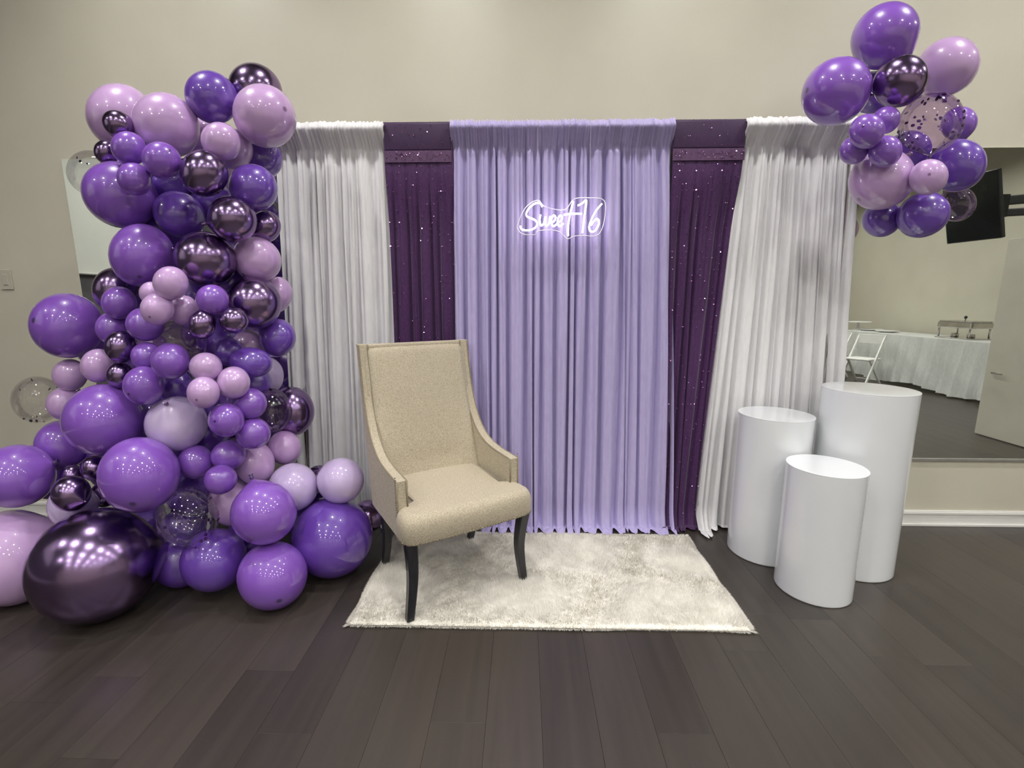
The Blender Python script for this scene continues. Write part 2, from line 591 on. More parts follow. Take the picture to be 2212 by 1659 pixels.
wall_mirror(1.55, 4.3, 0.455, 2.315, 'large wall mirror behind the white pedestals reflecting the buffet corner')
wall_mirror(-2.775, -1.3, 0.455, 2.29, 'wall mirror behind the left balloon garland')

# switch plate at the left edge of the picture
sw = root('wall_switch', (-3.255, WALL_Y, 1.585))
tag(sw, 'beige wall switch plate at the far left of the back wall', 'switch')
box('plate', (-0.04, -0.007, -0.062), (0.04, -0.0005, 0.062), m_plate, sw, 0.003)
box('rocker', (-0.016, -0.011, -0.033), (0.016, -0.006, 0.033), m_plate, sw, 0.002)

# ------------------------------------------------------------------ pipe and drape backdrop
DRAPE_Y = 2.862
Z_TOP = 2.445
FOLD_Y = 2.905      # depth of the fold valleys
xl, xr = at(588, 268, DRAPE_Y).x, at(1868, 262, DRAPE_Y).x
stand = root('backdrop_stand', ((xl + xr) / 2, DRAPE_Y, 0))
tag(stand, 'metal pipe stand holding up the row of drapes', 'stand')
hw = (xr - xl) / 2
tube('crossbar', [(-hw, 0, Z_TOP - 0.045), (hw, 0, Z_TOP - 0.045)], 0.017, m_steel, stand, 16)
for s in (-1, 1):
    tube('upright', [(s * (hw - 0.03), 0.04, 0.012), (s * (hw - 0.03), 0.04, Z_TOP - 0.045)], 0.019, m_steel, stand, 16)
    box('base_plate', (s * (hw - 0.03) - 0.2, -0.06, 0.001), (s * (hw - 0.03) + 0.2, 0.06, 0.012), m_steel, stand, 0.002)


def smooth(a, b, x):
    t = np.clip((x - a) / (b - a), 0, 1)
    return t * t * (3 - 2 * t)


def phase(rs, u, n):
    w = rs.uniform(0.4, 1.9, int(n) + 1)
    k = np.concatenate([[0], np.cumsum(w)])
    k /= k[-1]
    amp = rs.uniform(0.5, 1.0, len(k))
    ph = np.interp(u, k, np.arange(len(k)))
    return ph, np.interp(u, k, amp)


def drape(name, label, group, m, top, bot, y0, seed, nfold, amp, pocket='gather', puddle=0.05, zb=0.012, flare=1.0, soft=0.72, taper=False):
    """one hanging panel: gathered rod pocket on top, long irregular folds, spread hem on the floor"""
    rs = np.random.default_rng(seed)
    x0t, x1t = top
    x0b, x1b = bot
    W = abs(x1t - x0t)
    nx = max(60, int(W / 0.0048))
    u = np.linspace(0, 1, nx)
    zs = np.concatenate([np.linspace(Z_TOP, Z_TOP - 0.2, 26), np.linspace(Z_TOP - 0.2, 0.25, 60)[1:], np.linspace(0.25, zb, 16)[1:]])
    ext = np.linspace(0, puddle, 8)[1:] if puddle > 0 else np.array([])
    ph1, a1 = phase(rs, u, nfold)
    ph2, a2 = phase(rs, u, nfold * 2.3)
    ph3, a3 = phase(rs, u, W / 0.0135)
    ph4, a4 = phase(rs, u, nfold * 0.6)
    dr = rs.uniform(-0.5, 0.5)
    V = []
    rows = [(z, 0.0) for z in zs] + [(zb, e) for e in ext]
    for (z, e) in rows:
        v = z / Z_TOP
        w = smooth(Z_TOP - 0.1, 0.9, np.array(z)) * 1.0
        k = v ** 1.25
        xa = x0b + (x0t - x0b) * k
        xb_ = x1b + (x1t - x1b) * k
        f1 = smooth(0.05, 0.05 + soft, np.abs(np.sin(PI * (ph1 + dr * (1 - v))))) * a1
        f2 = smooth(0.0, 0.9, np.abs(np.sin(PI * (ph2 - 0.4 * dr * (1 - v))))) * a2
        f4 = (0.5 - 0.5 * np.cos(2 * PI * (ph4 + 0.3 * (1 - v)))) * a4
        f3 = (0.5 - 0.5 * np.cos(2 * PI * ph3)) * a3
        g = smooth(Z_TOP - 0.17, Z_TOP - 0.11, np.array(z)) * 0.75 + 0.25 * smooth(Z_TOP - 0.6, Z_TOP - 0.15, np.array(z))
        h = amp * ((0.72 + 0.28 * w) * f1 + (0.36 - 0.30 * w) * f2 + 0.25 * w * f4)
        h = h * (1 - 0.78 * g) + 0.026 * g * f3
        y = y0 - h
        # rod pocket: proud over the crossbar, nipped in just beneath it
        d = Z_TOP - z
        if pocket == 'gather':
            if d < 0.03: prof = 0.045 + 0.045 * (d / 0.03) ** 0.6
            elif d < 0.045: prof = 0.09
            elif d < 0.135: prof = 0.09 - 0.08 * (d - 0.045) / 0.09
            else: prof = 0.01 - 0.01 * float(smooth(0.135, 0.18, np.array(d)))
            y = y - prof
            z_ = z + (0.010 * f3 if d < 0.02 else 0)
        else:
            fl = 1 - float(smooth(0.24, 0.62, np.array(d)))
            y = y + h * 0.85 * fl
            prof = 0.062 * fl
            y = y - prof
            z_ = z
        # hem spreads on the floor
        q = max(0.0, 0.16 - z) / 0.16
        tp = 1 - 0.9 * smooth(0.06, 0.3, u) if taper else 1.0
        y = y - (flare * 0.045 * q * q + e * (0.75 + 0.5 * f1)) * tp
        xx = xa + (xb_ - xa) * u + 0.006 * np.sin(2 * PI * ph1 * 0.5 + 3 * v) * (1 - g)
        if e > 0:
            z_ = zb + 0.014 * f1 * (1 - e / puddle) + 0.012 * np.abs(np.sin(ph2 * PI + e * 60)) * (1 - 0.5 * e / puddle)
        z_ = z_ + np.zeros(nx)
        V.append(np.stack([xx, y, z_], 1))
    G = np.array(V)
    nr = len(rows)
    idx = np.arange(nr * nx).reshape(nr, nx)
    Fc = np.stack([idx[:-1, :-1], idx[1:, :-1], idx[1:, 1:], idx[:-1, 1:]], -1).reshape(-1, 4)
    me = mesh_from(name, G.reshape(-1, 3), Fc)
    o = link(name, me, m, None, smooth=True)
    tag(o, label, 'curtain', group)
    return o, G, zs


def X(px, py, y=DRAPE_Y):
    return at(px, py, y).x


b_y = 1142
dr_white_l, _, _ = drape('drape', 'white drape hanging between the left balloons and purple sequin panel', 'drapes of the backdrop', m_white_drape,
      (X(588, 268), X(832, 268)), (X(640, b_y), X(868, b_y)), FOLD_Y, 11, 9, 0.058, soft=0.95)
dr_lav_l, _, _ = drape('drape', 'lavender drape behind the beige chair and left half of the sign', 'drapes of the backdrop', m_lav_drape,
      (X(974, 268), X(1246, 267)), (X(985, b_y), X(1236, b_y)), FOLD_Y - 0.006, 21, 10, 0.078, puddle=0.06)
dr_lav_r, _, _ = drape('drape', 'lavender drape under the number of the sign beside the right sequin panel', 'drapes of the backdrop', m_lav_drape,
      (X(1232, 267), X(1454, 266)), (X(1222, b_y), X(1450, b_y)), FOLD_Y, 35, 8, 0.078, puddle=0.06)
dr_white_r, _, _ = drape('drape', 'white drape beside the right sequin panel and above the medium pedestal', 'drapes of the backdrop', m_white_drape,
      (X(1607, 265), X(1728, 263)), (X(1500, b_y + 20), X(1660, b_y + 20)), FOLD_Y - 0.006, 44, 7, 0.055, puddle=0.05, flare=2.4, soft=0.85, taper=True)
dr_white_e, _, _ = drape('drape', 'white drape at the right end under the balloon cluster', 'drapes of the backdrop', m_white_drape,
      (X(1722, 263), X(1868, 262)), (X(1655, b_y + 10), X(1790, b_y + 10)), FOLD_Y + 0.004, 53, 7, 0.050, puddle=0.0, flare=0.2, soft=0.85)


def sequin_panel(label, top, bot, seed):
    o, G, zs = drape('sequin_drape', label, 'sequin panels of the backdrop', m_seq_drape, top, bot, FOLD_Y - 0.004, seed, 5, 0.048, pocket='flat', puddle=0.03)
    x0, x1 = top
    box('rod_pocket', (x0 + 0.004, DRAPE_Y - 0.034, Z_TOP - 0.155), (x1 - 0.004, DRAPE_Y + 0.026, Z_TOP - 0.002), m_seq_dark, o, 0.012, 3, True)
    rs = np.random.default_rng(seed + 1)
    # sheer hem band under the pocket
    nx = 50
    V, Fc = [], []
    for i in range(nx + 1):
        xx = x0 + 0.006 + (x1 - x0 - 0.012) * i / nx
        yy = DRAPE_Y - 0.0335 - 0.001 * math.sin(i * 0.9) * math.sin(i * 0.23)
        V += [(xx, yy, Z_TOP - 0.152), (xx, yy - 0.002, Z_TOP - 0.215), (xx, yy + 0.003, Z_TOP - 0.215), (xx, yy + 0.003, Z_TOP - 0.152)]
        if i:
            a = 4 * i
            for k in range(4):
                k2 = (k + 1) % 4
                Fc.append((a - 4 + k, a - 4 + k2, a + k2, a + k))
    link('hem_band', mesh_from('hem_band', V, Fc), m_seq_band, o)
    # sequins scattered over the mesh, thinning out downward
    V, Fc = [], []
    nr, ncol, _ = G.shape
    for _i in range(420):
        z = Z_TOP - (0.02 + 0.15 * rs.random() if rs.random() < 0.06 else 0.17 + 2.2 * rs.random() ** 2.2)
        r = int(np.argmin(np.abs(zs - z)))
        c = int(rs.integers(2, ncol - 2))
        p = Vector(G[r, c]) + Vector((0, -0.005, 0))
        if z > Z_TOP - 0.22: p.y = DRAPE_Y - 0.0385
        n = Vector((rs.normal(0, 0.35), -1, rs.normal(0.22, 0.35))).normalized()
        a = n.cross(Vector((0, 0, 1))).normalized()
        b2 = n.cross(a)
        s = 0.0024 + 0.0014 * rs.random()
        k0 = len(V)
        for k in range(6):
            t = k * PI / 3
            V.append(p + a * s * math.cos(t) + b2 * s * math.sin(t))
        Fc.append(tuple(range(k0, k0 + 6)))
    tag(link('sequins', mesh_from('sequins', V, Fc), m_sequin, o), kind='stuff')


sequin_panel('dark purple sequin panel behind the chair back', (X(829, 268), X(977, 268)), (X(866, b_y), X(1000, b_y)), 61)
sequin_panel('dark purple sequin panel between the lavender and right white drapes', (X(1451, 266), X(1611, 265)), (X(1424, b_y), X(1506, b_y)), 73)

# ------------------------------------------------------------------ neon sign
SIGN_Y = 2.745
sign = root('neon_sign', at(1215, 475, SIGN_Y))
tag(sign, 'glowing white script neon sign reading Sweet 16 on the lavender drape', 'sign')
sl = Vector(sign.location)


def SP(cx, cy, dy=0.0):
    p = at(1100 + cx * 0.1085, 400 + cy * 0.1085, SIGN_Y) - sl
    p.y += dy
    return p


STROKES = [
    [(660, 430), (610, 355), (520, 360), (420, 430), (350, 530), (345, 610), (430, 655), (520, 700), (560, 770), (515, 845), (420, 890), (320, 897), (240, 870), (222, 810)],
    [(622, 590), (606, 700), (632, 800), (690, 760), (722, 625), (708, 720), (738, 805), (795, 755), (815, 615)],
    [(825, 745), (895, 715), (925, 640), (885, 600), (842, 660), (838, 765), (885, 815), (950, 770)],
    [(958, 745), (1030, 705), (1055, 640), (1015, 605), (972, 665), (968, 770), (1015, 815), (1080, 765)],
    [(1278, 325), (1228, 500), (1192, 690), (1172, 870), (1172, 1010)],
    [(1085, 590), (1180, 572), (1290, 566), (1450, 565)],
    [(1365, 405), (1450, 362), (1535, 305), (1508, 540), (1478, 780), (1458, 950)],
    [(1845, 370), (1735, 500), (1635, 690), (1592, 840), (1635, 925), (1720, 895), (1785, 770), (1770, 680), (1705, 690), (1630, 800)],
]
for st in STROKES:
    pts = [SP(*p) for p in st]
    tube('neon_tube', spline(pts, 5), 0.0046, m_neon, sign, 6)
bk = [SP(*p, 0.012) for p in ((150, 830), (250, 560), (380, 380), (580, 290), (720, 420), (1100, 480), (1290, 270), (1560, 240), (1900, 300), (1900, 700), (1800, 960), (1660, 1010), (1500, 995), (1300, 1010), (1175, 1065), (1105, 1020), (1020, 935), (900, 895), (720, 890), (560, 915), (500, 985), (250, 960))]
bk = spline(bk + [bk[0]], 5)[:-1]
bm = bmesh.new()
f = bm.faces.new([bm.verts.new(p) for p in bk])
ex = bmesh.ops.extrude_face_region(bm, geom=[f])
bmesh.ops.translate(bm, vec=(0, 0.004, 0), verts=[v for v in ex['geom'] if isinstance(v, bmesh.types.BMVert)])
link('acrylic_backing', from_bm('acrylic_backing', bm), m_acrylic, sign)
tube('acrylic_rim_glow', bk + [bk[0]], 0.0022, m_edge_glow, sign, 6)  # rim of the backing, its edge glow put in as a white tube
for cx in (560, 1600):
    p = SP(cx, 330, 0.014)
    q = Vector((p.x, p.y + 0.03, Z_TOP - 0.02 - sl.z))
    tube('hanging_wire', [p, q], 0.0007, m_wire, sign, 6)

# ------------------------------------------------------------------ rug
RX0, RX1, RY0, RY1 = -0.785, 1.02, 1.882, 2.735
rug = root('fur_rug', ((RX0 + RX1) / 2, (RY0 + RY1) / 2, 0))
tag(rug, 'cream white faux fur rug lying under the beige chair', 'rug')
RW, RD = (RX1 - RX0), (RY1 - RY0)
rs = np.random.default_rng(3)


def lumps(x, y):
    return (0.45 * np.sin(x * 9 + 2.1 * np.sin(y * 7)) * np.sin(y * 13 + 1.7 * np.sin(x * 6)) + 0.35 * np.sin(x * 23 + y * 17) * np.sin(y * 29 - x * 11)
            + 0.3 * np.sin(x * 47 + 3 * np.sin(y * 31)) * np.sin(y * 53))


nx, ny = 190, 96
gx = np.linspace(-RW / 2, RW / 2, nx)
gy = np.linspace(-RD / 2, RD / 2, ny)
XX, YY = np.meshgrid(gx, gy)
edge = np.minimum(np.minimum(XX + RW / 2, RW / 2 - XX), np.minimum(YY + RD / 2, RD / 2 - YY))
ZZ = 0.002 + 0.017 * np.clip(edge / 0.02, 0, 1) ** 0.5 + 0.0045 * lumps(XX, YY) * np.clip(edge / 0.05, 0, 1)
V = np.stack([XX, YY, ZZ], -1).reshape(-1, 3)
idx = np.arange(nx * ny).reshape(ny, nx)
Fc = np.stack([idx[:-1, :-1], idx[:-1, 1:], idx[1:, 1:], idx[1:, :-1]], -1).reshape(-1, 4)
link('backing', mesh_from('backing', V, Fc), m_fur, rug, smooth=True)
N = 120000
px_ = rs.uniform(-RW / 2, RW / 2, N)
py_ = rs.uniform(-RD / 2, RD / 2, N)
ne = 24000
side = rs.integers(0, 4, ne)
t = rs.random(ne)
px_[:ne] = np.where(side == 0, -RW / 2, np.where(side == 1, RW / 2, (t - 0.5) * RW)) + rs.normal(0, 0.004, ne) * 0
py_[:ne] = np.where(side == 2, -RD / 2, np.where(side == 3, RD / 2, (t - 0.5) * RD))
pz = 0.004 + 0.012 * np.clip(np.minimum(np.minimum(px_ + RW / 2, RW / 2 - px_), np.minimum(py_ + RD / 2, RD / 2 - py_)) / 0.02, 0, 1)
ang = 2.2 * np.sin(px_ * 5 + 1.5 * np.sin(py_ * 4)) + 1.6 * np.sin(py_ * 9 - px_ * 3) - 1.2 + rs.normal(0, 0.5, N)
lx_, ly_ = np.cos(ang), np.sin(ang)
ox = np.where(px_ < -RW / 2 + 0.01, -1.0, np.where(px_ > RW / 2 - 0.01, 1.0, 0))
oy = np.where(py_ < -RD / 2 + 0.01, -1.0, np.where(py_ > RD / 2 - 0.01, 1.0, 0))
on_edge = (np.abs(ox) + np.abs(oy)) > 0
lx_ = np.where(on_edge, lx_ * 0.25, lx_ * 0.75) + ox * 0.75
ly_ = np.where(on_edge, ly_ * 0.25, ly_ * 0.75) + oy * 0.75
ln = rs.uniform(0.018, 0.030, N) * np.where(on_edge, 1.05, 1.0)
lean = rs.uniform(0.35, 0.95, N)
tx = px_ + lx_ * ln * lean
ty = py_ + ly_ * ln * lean
tz = np.maximum(0.003, pz + ln * np.sqrt(np.maximum(0.05, 1 - lean ** 2)) * (1 - 0.55 * (np.abs(ox) + np.abs(oy)).clip(0, 1)))
wd = 0.0016
wx, wy = -ly_ * wd, lx_ * wd
BV = np.empty((N, 3, 3))
BV[:, 0] = np.stack([px_ - wx, py_ - wy, pz], 1)
BV[:, 1] = np.stack([px_ + wx, py_ + wy, pz], 1)
BV[:, 2] = np.stack([tx, ty, tz], 1)
me = bpy.data.meshes.new('pile')
me.vertices.add(N * 3)
me.vertices.foreach_set('co', BV.reshape(-1).astype(np.float32))
me.loops.add(N * 3)
me.loops.foreach_set('vertex_index', np.arange(N * 3, dtype=np.int32))
me.polygons.add(N)
me.polygons.foreach_set('loop_start', np.arange(0, N * 3, 3, dtype=np.int32))
me.update(calc_edges=True)
tag(link('pile', me, m_fur, rug), kind='stuff')

# ------------------------------------------------------------------ white pedestals
for (x, y, r, h, label) in ((1.834, 2.480, 0.212, 0.996, 'tallest white cylinder pedestal standing at the back right'),
                            (1.420, 2.592, 0.191, 0.829, 'medium white cylinder pedestal standing next to the white drape'),
                            (1.490, 2.226, 0.172, 0.657, 'shortest white cylinder pedestal standing in front of the other two')):
    p = root('cylinder_pedestal', (x, y, 0))
    tag(p, label, 'pedestal', 'white cylinder pedestals')
    lathe('body', [(r - 0.003, 0.001), (r, 0.004), (r, 0.010), (r, h - 0.010), (r, h - 0.004), (r - 0.0005, h - 0.0025)], m_plinth, p, seg=96)
    lathe('top_disc', [(r - 0.002, h - 0.004), (r + 0.0006, h - 0.0025), (r + 0.0006, h - 0.0006), (r - 0.0006, h)], m_plinth, p, seg=96, smooth=False)

# ------------------------------------------------------------------ upholstered host chair
CH = root('upholstered_chair', (-0.385, 2.272, 0), math.radians(33))
tag(CH, 'beige tweed host chair with sloping arms and black curved legs on the rug', 'chair')
SB = 0.400                       # underside of the seat
ARM = 0.322                      # outer half width at the arms
TOPW = 0.318                     # outer half width at the top of the back
TH = 0.052                       # thickness of the side panels
scoop = [(-0.168, 0.658), (-0.10, 0.661), (0.0, 0.667), (0.10, 0.684), (0.19, 0.725), (0.265, 0.79), (0.325, 0.88), (0.368, 0.98), (0.40, 1.08), (0.424, 1.17), (0.436, 1.226)]
scoop = [(a - 0.040 * max(0.0, (b - 0.70) / 0.526), b) for a, b in scoop]
scoop = [(p.x, p.y) for p in spline([Vector((a, b, 0)) for a, b in scoop], 3)]


def rear_y(z):
    return 0.262 + 0.175 * (max(0.0, z - SB) / (1.226 - SB)) ** 1.12


def half_w(z):
    t = min(max((z - 0.62) / 0.6, 0), 1)
    return ARM + (TOPW - ARM) * t * t * (3 - 2 * t)


def front_y(z):
    if z <= scoop[0][1]: return -0.168
    for (a, b) in zip(scoop[:-1], scoop[1:]):
        if b[1] >= z and b[1] > a[1]:
            t = min(max((z - a[1]) / (b[1] - a[1]), 0), 1)
            return a[0] + (b[0] - a[0]) * t
    return scoop[-1][0]


def side_panel(s):
    """rows in height between the swept front edge and the raked rear edge, both faces and a flat border"""
    zs = list(np.linspace(SB - 0.012, 0.650, 9)) + [0.6579, 0.6595, 0.661, 0.664] + list(np.linspace(0.667, 0.75, 10)) + list(np.linspace(0.765, 1.226, 22))
    nc = 8
    V, Fc = [], []
    nz = len(zs)
    for d in (TH, 0.0):
        for z in zs:
            ya, yb = front_y(z), rear_y(z)
            for i in range(nc):
                y = ya + (yb - ya) * i / (nc - 1)
                V.append((s * (half_w(z) - d), y, z))
    n = nz * nc
    for j in range(nz - 1):
        for i in range(nc - 1):
            a = j * nc + i
            Fc.append((a, a + 1, a + nc + 1, a + nc))
            Fc.append((n + a + nc, n + a + nc + 1, n + a + 1, n + a))
        for i in (0, nc - 1):
            a = j * nc + i
            Fc.append((a, a + nc, n + a + nc, n + a))
    for j in (0, nz - 1):
        for i in range(nc - 1):
            a = j * nc + i
            Fc.append((a, a + 1, n + a + 1, n + a))
    bm = bmesh.new()
    vs = [bm.verts.new(v) for v in V]
    for f_ in Fc: bm.faces.new([vs[k] for k in f_])
    return from_bm('side_panel', bm)


for s in (-1, 1):
    o = link('side_panel', side_panel(s), m_tweed, CH)
    bv = o.modifiers.new('bevel', 'BEVEL')
    bv.width = 0.006
    bv.segments = 2
    bv.angle_limit = 0.9
    # welt that follows the inner edge of the arm and back, and a line of nailheads down the arm front
    pts = []
    for (y, z) in scoop:
        pts.append((s * (half_w(z) - TH + 0.003), y - 0.002, z - 0.001))
    pts = [(s * (ARM - TH + 0.003), -0.170, 0.52)] + pts
    tube('welt', pts, 0.0042, m_piping, o, 8)
    pts = [(s * (half_w(z) - 0.003), y - 0.002, z - 0.001) for (y, z) in scoop]
    pts = [(s * (ARM - 0.003), -0.170, SB)] + pts
    tube('welt', pts, 0.0035, m_piping, o, 8)
    bm = bmesh.new()
    for k in range(26):
        z = SB + 0.005 + k * 0.0108
        bmesh.ops.create_uvsphere(bm, u_segments=6, v_segments=4, radius=0.0036, matrix=Matrix.Translation((s * (ARM + 0.0005), -0.160, z)))
    tag(link('nailheads', from_bm('nailheads', bm), m_nail, o, smooth=True), kind='stuff')


def back_shell(name, m, inner, parent=None):
    """back between the side panels: slightly barrelled inside, flat outside"""
    nx, nz = 25, 29
    V, Fc = [], []
    z0, z1 = (0.50, 1.212) if inner else (SB - 0.005, 1.222)
    for layer in (0, 1):
        for j in range(nz):
            z = z0 + (z1 - z0) * j / (nz - 1)
            for i in range(nx):
                t = -1 + 2 * i / (nx - 1)
                w = half_w(z) - (TH - 0.004 if inner else TH * 0.5)
                x = t * w
                if layer == 0 and inner:
                    # front: follows the slope, puffed in the middle, curls forward near arms at the bottom
                    base = rear_y(z) - 0.045 - 0.02 * (1 - (z - z0) / (z1 - z0))
                    puff = 0.016 * (1 - t ** 4) * math.sin(min(max((z - z0 - 0.12) / (z1 - z0 - 0.12), 0.0), 0.99) * PI) ** 0.5
                    curl = 0.055 * abs(t) ** 3.0 * max(0.0, 1 - (z - z0) / 0.40) ** 0.9
                    edge = min(1.0, (z1 - z) / 0.02)
                    y = base - puff - curl + 0.012 * (1 - edge)
                elif layer == 0:
                    y = rear_y(z) - 0.035
                else:
                    y = rear_y(z) - (0.02 if inner else 0.0)
                V.append((x, y, z))
    n = nx * nz
    for j in range(nz - 1):
        for i in range(nx - 1):
            a = j * nx + i
            Fc.append((a, a + 1, a + nx + 1, a + nx))
            Fc.append((n + a + nx, n + a + nx + 1, n + a + 1, n + a))
    for i in range(nx - 1):
        Fc.append((i + 1, i, n + i, n + i + 1))
        k = (nz - 1) * nx + i
        Fc.append((k, k + 1, n + k + 1, n + k))
    for j in range(nz - 1):
        k = j * nx
        Fc.append((k, k + nx, n + k + nx, n + k))
        k = j * nx + nx - 1
        Fc.append((k + nx, k, n + k, n + k + nx))
    return link(name, mesh_from(name, V, Fc), m, parent, smooth=True)


back_shell('outer_back', m_tweed, False, CH)
ib = back_shell('inner_back', m_tweed, True, CH)
# top rail closing the back frame
bm = bmesh.new()
add_box(bm, (-TOPW + 0.006, 0.394, 1.186), (TOPW - 0.006, 0.434, 1.2255), 0.010, 3)
tr = link('top_rail', from_bm('top_rail', bm), m_tweed, CH, smooth=True)
tube('welt', [(-TOPW + TH - 0.004, 0.391, 1.190), (0, 0.389, 1.190), (TOPW - TH + 0.004, 0.391, 1.190)], 0.0042, m_piping, tr, 8)


def seat():
    hb, hf = ARM - TH + 0.006, ARM + 0.010
    yf = -0.305
    pts = [(-hb, 0.235), (-hb, -0.150)]
    pts += [(-hf + 0.004, -0.172), (-hf - 0.002, -0.20), (-hf - 0.002, -0.255)]
    pts += [(-hf + 0.012, -0.290), (-hf + 0.045, yf)]
    fr = [(x, yf - 0.012 * (1 - (x / hf) ** 2)) for x in np.linspace(-0.24, 0.24, 9)]
    left = pts
    right = [(-x, y) for (x, y) in reversed(pts)]
    back = [(0.22, 0.25), (0.1, 0.262), (0, 0.265), (-0.1, 0.262), (-0.22, 0.25)]
    outline = left + fr + right + back
    n = len(outline)
    c = Vector((0, -0.03))
    V, Fc = [], []
    rings = [(SB, 0.020), (SB + 0.004, 0.006), (SB + 0.012, 0.0), (SB + 0.080, -0.002), (SB + 0.106, 0.004), (SB + 0.122, 0.016), (SB + 0.131, 0.036), (SB + 0.134, 0.052), (SB + 0.134, 0.07), (SB + 0.134, 0.13)]
    for (z, ins) in rings:
        for (x, y) in outline:
            d = Vector((x, y)) - c
            L = d.length
            q = c + d * max(0.02, (L - ins) / L)
            V.append((q.x, q.y, z))
    for l in range(len(rings) - 1):
        for i in range(n):
            j = (i + 1) % n
            Fc.append((l * n + i, l * n + j, (l + 1) * n + j, (l + 1) * n + i))
    k = len(V)
    V.append((c.x, c.y, SB + 0.134))
    for i in range(n):
        Fc.append(((len(rings) - 1) * n + i, (len(rings) - 1) * n + (i + 1) % n, k))
    Fc.append(tuple(range(n))[::-1])
    bm = bmesh.new()
    vs = [bm.verts.new(v) for v in V]
    for f_ in Fc: bm.faces.new([vs[q] for q in f_])
    return from_bm('seat', bm), outline


me, outl = seat()
st = link('seat', me, m_tweed, CH, smooth=True)
me.polygons.foreach_set('use_smooth', [abs(p.normal.z) < 0.9995 for p in me.polygons])
bm = bmesh.new()
run = [Vector((x, y, SB + 0.012)) for (x, y) in outl[2:-7]]
run = spline(run, 12)
acc = 0.0
for a, b in zip(run[:-1], run[1:]):
    acc += (b - a).length
    if acc > 0.0125:
        acc = 0
        d = Vector((b.x, b.y + 0.03, 0)).normalized()
        bmesh.ops.create_uvsphere(bm, u_segments=6, v_segments=4, radius=0.0038, matrix=Matrix.Translation(b + d * 0.0006))
tag(link('nailheads', from_bm('nailheads', bm), m_nail, st, smooth=True), kind='stuff')


def leg(top, mid, bot, wt, wb, name='leg'):
    pts = spline([top, mid, bot], 7)
    n = len(pts)
    V, Fc = [], []
    for i, p in enumerate(pts):
        t = i / (n - 1)
        w = (wt + (wb - wt) * t) / 2
        for (sx, sy) in ((-1, -0.8), (-0.8, -1), (0.8, -1), (1, -0.8), (1, 0.8), (0.8, 1), (-0.8, 1), (-1, 0.8)):
            V.append((p.x + sx * w, p.y + sy * w, p.z))
    for i in range(n - 1):
        for k in range(8):
            k2 = (k + 1) % 8
            Fc.append((i * 8 + k, i * 8 + k2, (i + 1) * 8 + k2, (i + 1) * 8 + k))
    Fc.append(tuple(range(8)))
    Fc.append(tuple((n - 1) * 8 + k for k in range(8))[::-1])
    bm = bmesh.new()
    vs = [bm.verts.new(v) for v in V]
    for f_ in Fc: bm.faces.new([vs[q] for q in f_])
    return link(name, from_bm(name, bm), m_leg, CH)


for s in (-1, 1):
    leg((s * 0.296, -0.258, SB + 0.004), (s * 0.286, -0.236, 0.22), (s * 0.308, -0.240, 0.02), 0.054, 0.035)
    leg((s * 0.268, 0.225, SB + 0.002), (s * 0.262, 0.225, 0.2), (s * 0.262, 0.285, 0.018), 0.050, 0.034)

# ------------------------------------------------------------------ balloons
NS, NT = 30, 22


def unit_balloon():
    """pole +z is the rounded tip, -z runs out into the neck"""
    V, tip = [], []
    for j in range(NT + 1):
        t = PI * j / NT
        r = math.sin(t)
        z = math.cos(t)
        if t > 2.3:
            q = (t - 2.3) / (PI - 2.3)
            z -= 0.13 * q ** 2.2
            r = r * (1 - 0.25 * q) + 0.035 * q
        for k in range(NS):
            a = 2 * PI * k / NS
            V.append((r * math.cos(a), r * math.sin(a), z))
            tip.append(t / PI)
    Fc = []
    for j in range(NT):
        for k in range(NS):
            k2 = (k + 1) % NS
            Fc.append((j * NS + k, (j + 1) * NS + k, (j + 1) * NS + k2, j * NS + k2))
    return np.array(V), Fc, np.array(tip, dtype=np.float32)


UB, UBF, UBT = unit_balloon()
_kv, _kf = lathe_data([(0.035, -1.10), (0.045, -1.15), (0.075, -1.18), (0.08, -1.21), (0.05, -1.235), (0.06, -1.27), (0.085, -1.31), (0.07, -1.315), (0.02, -1.29)], 12)
UK = np.array(_kv)

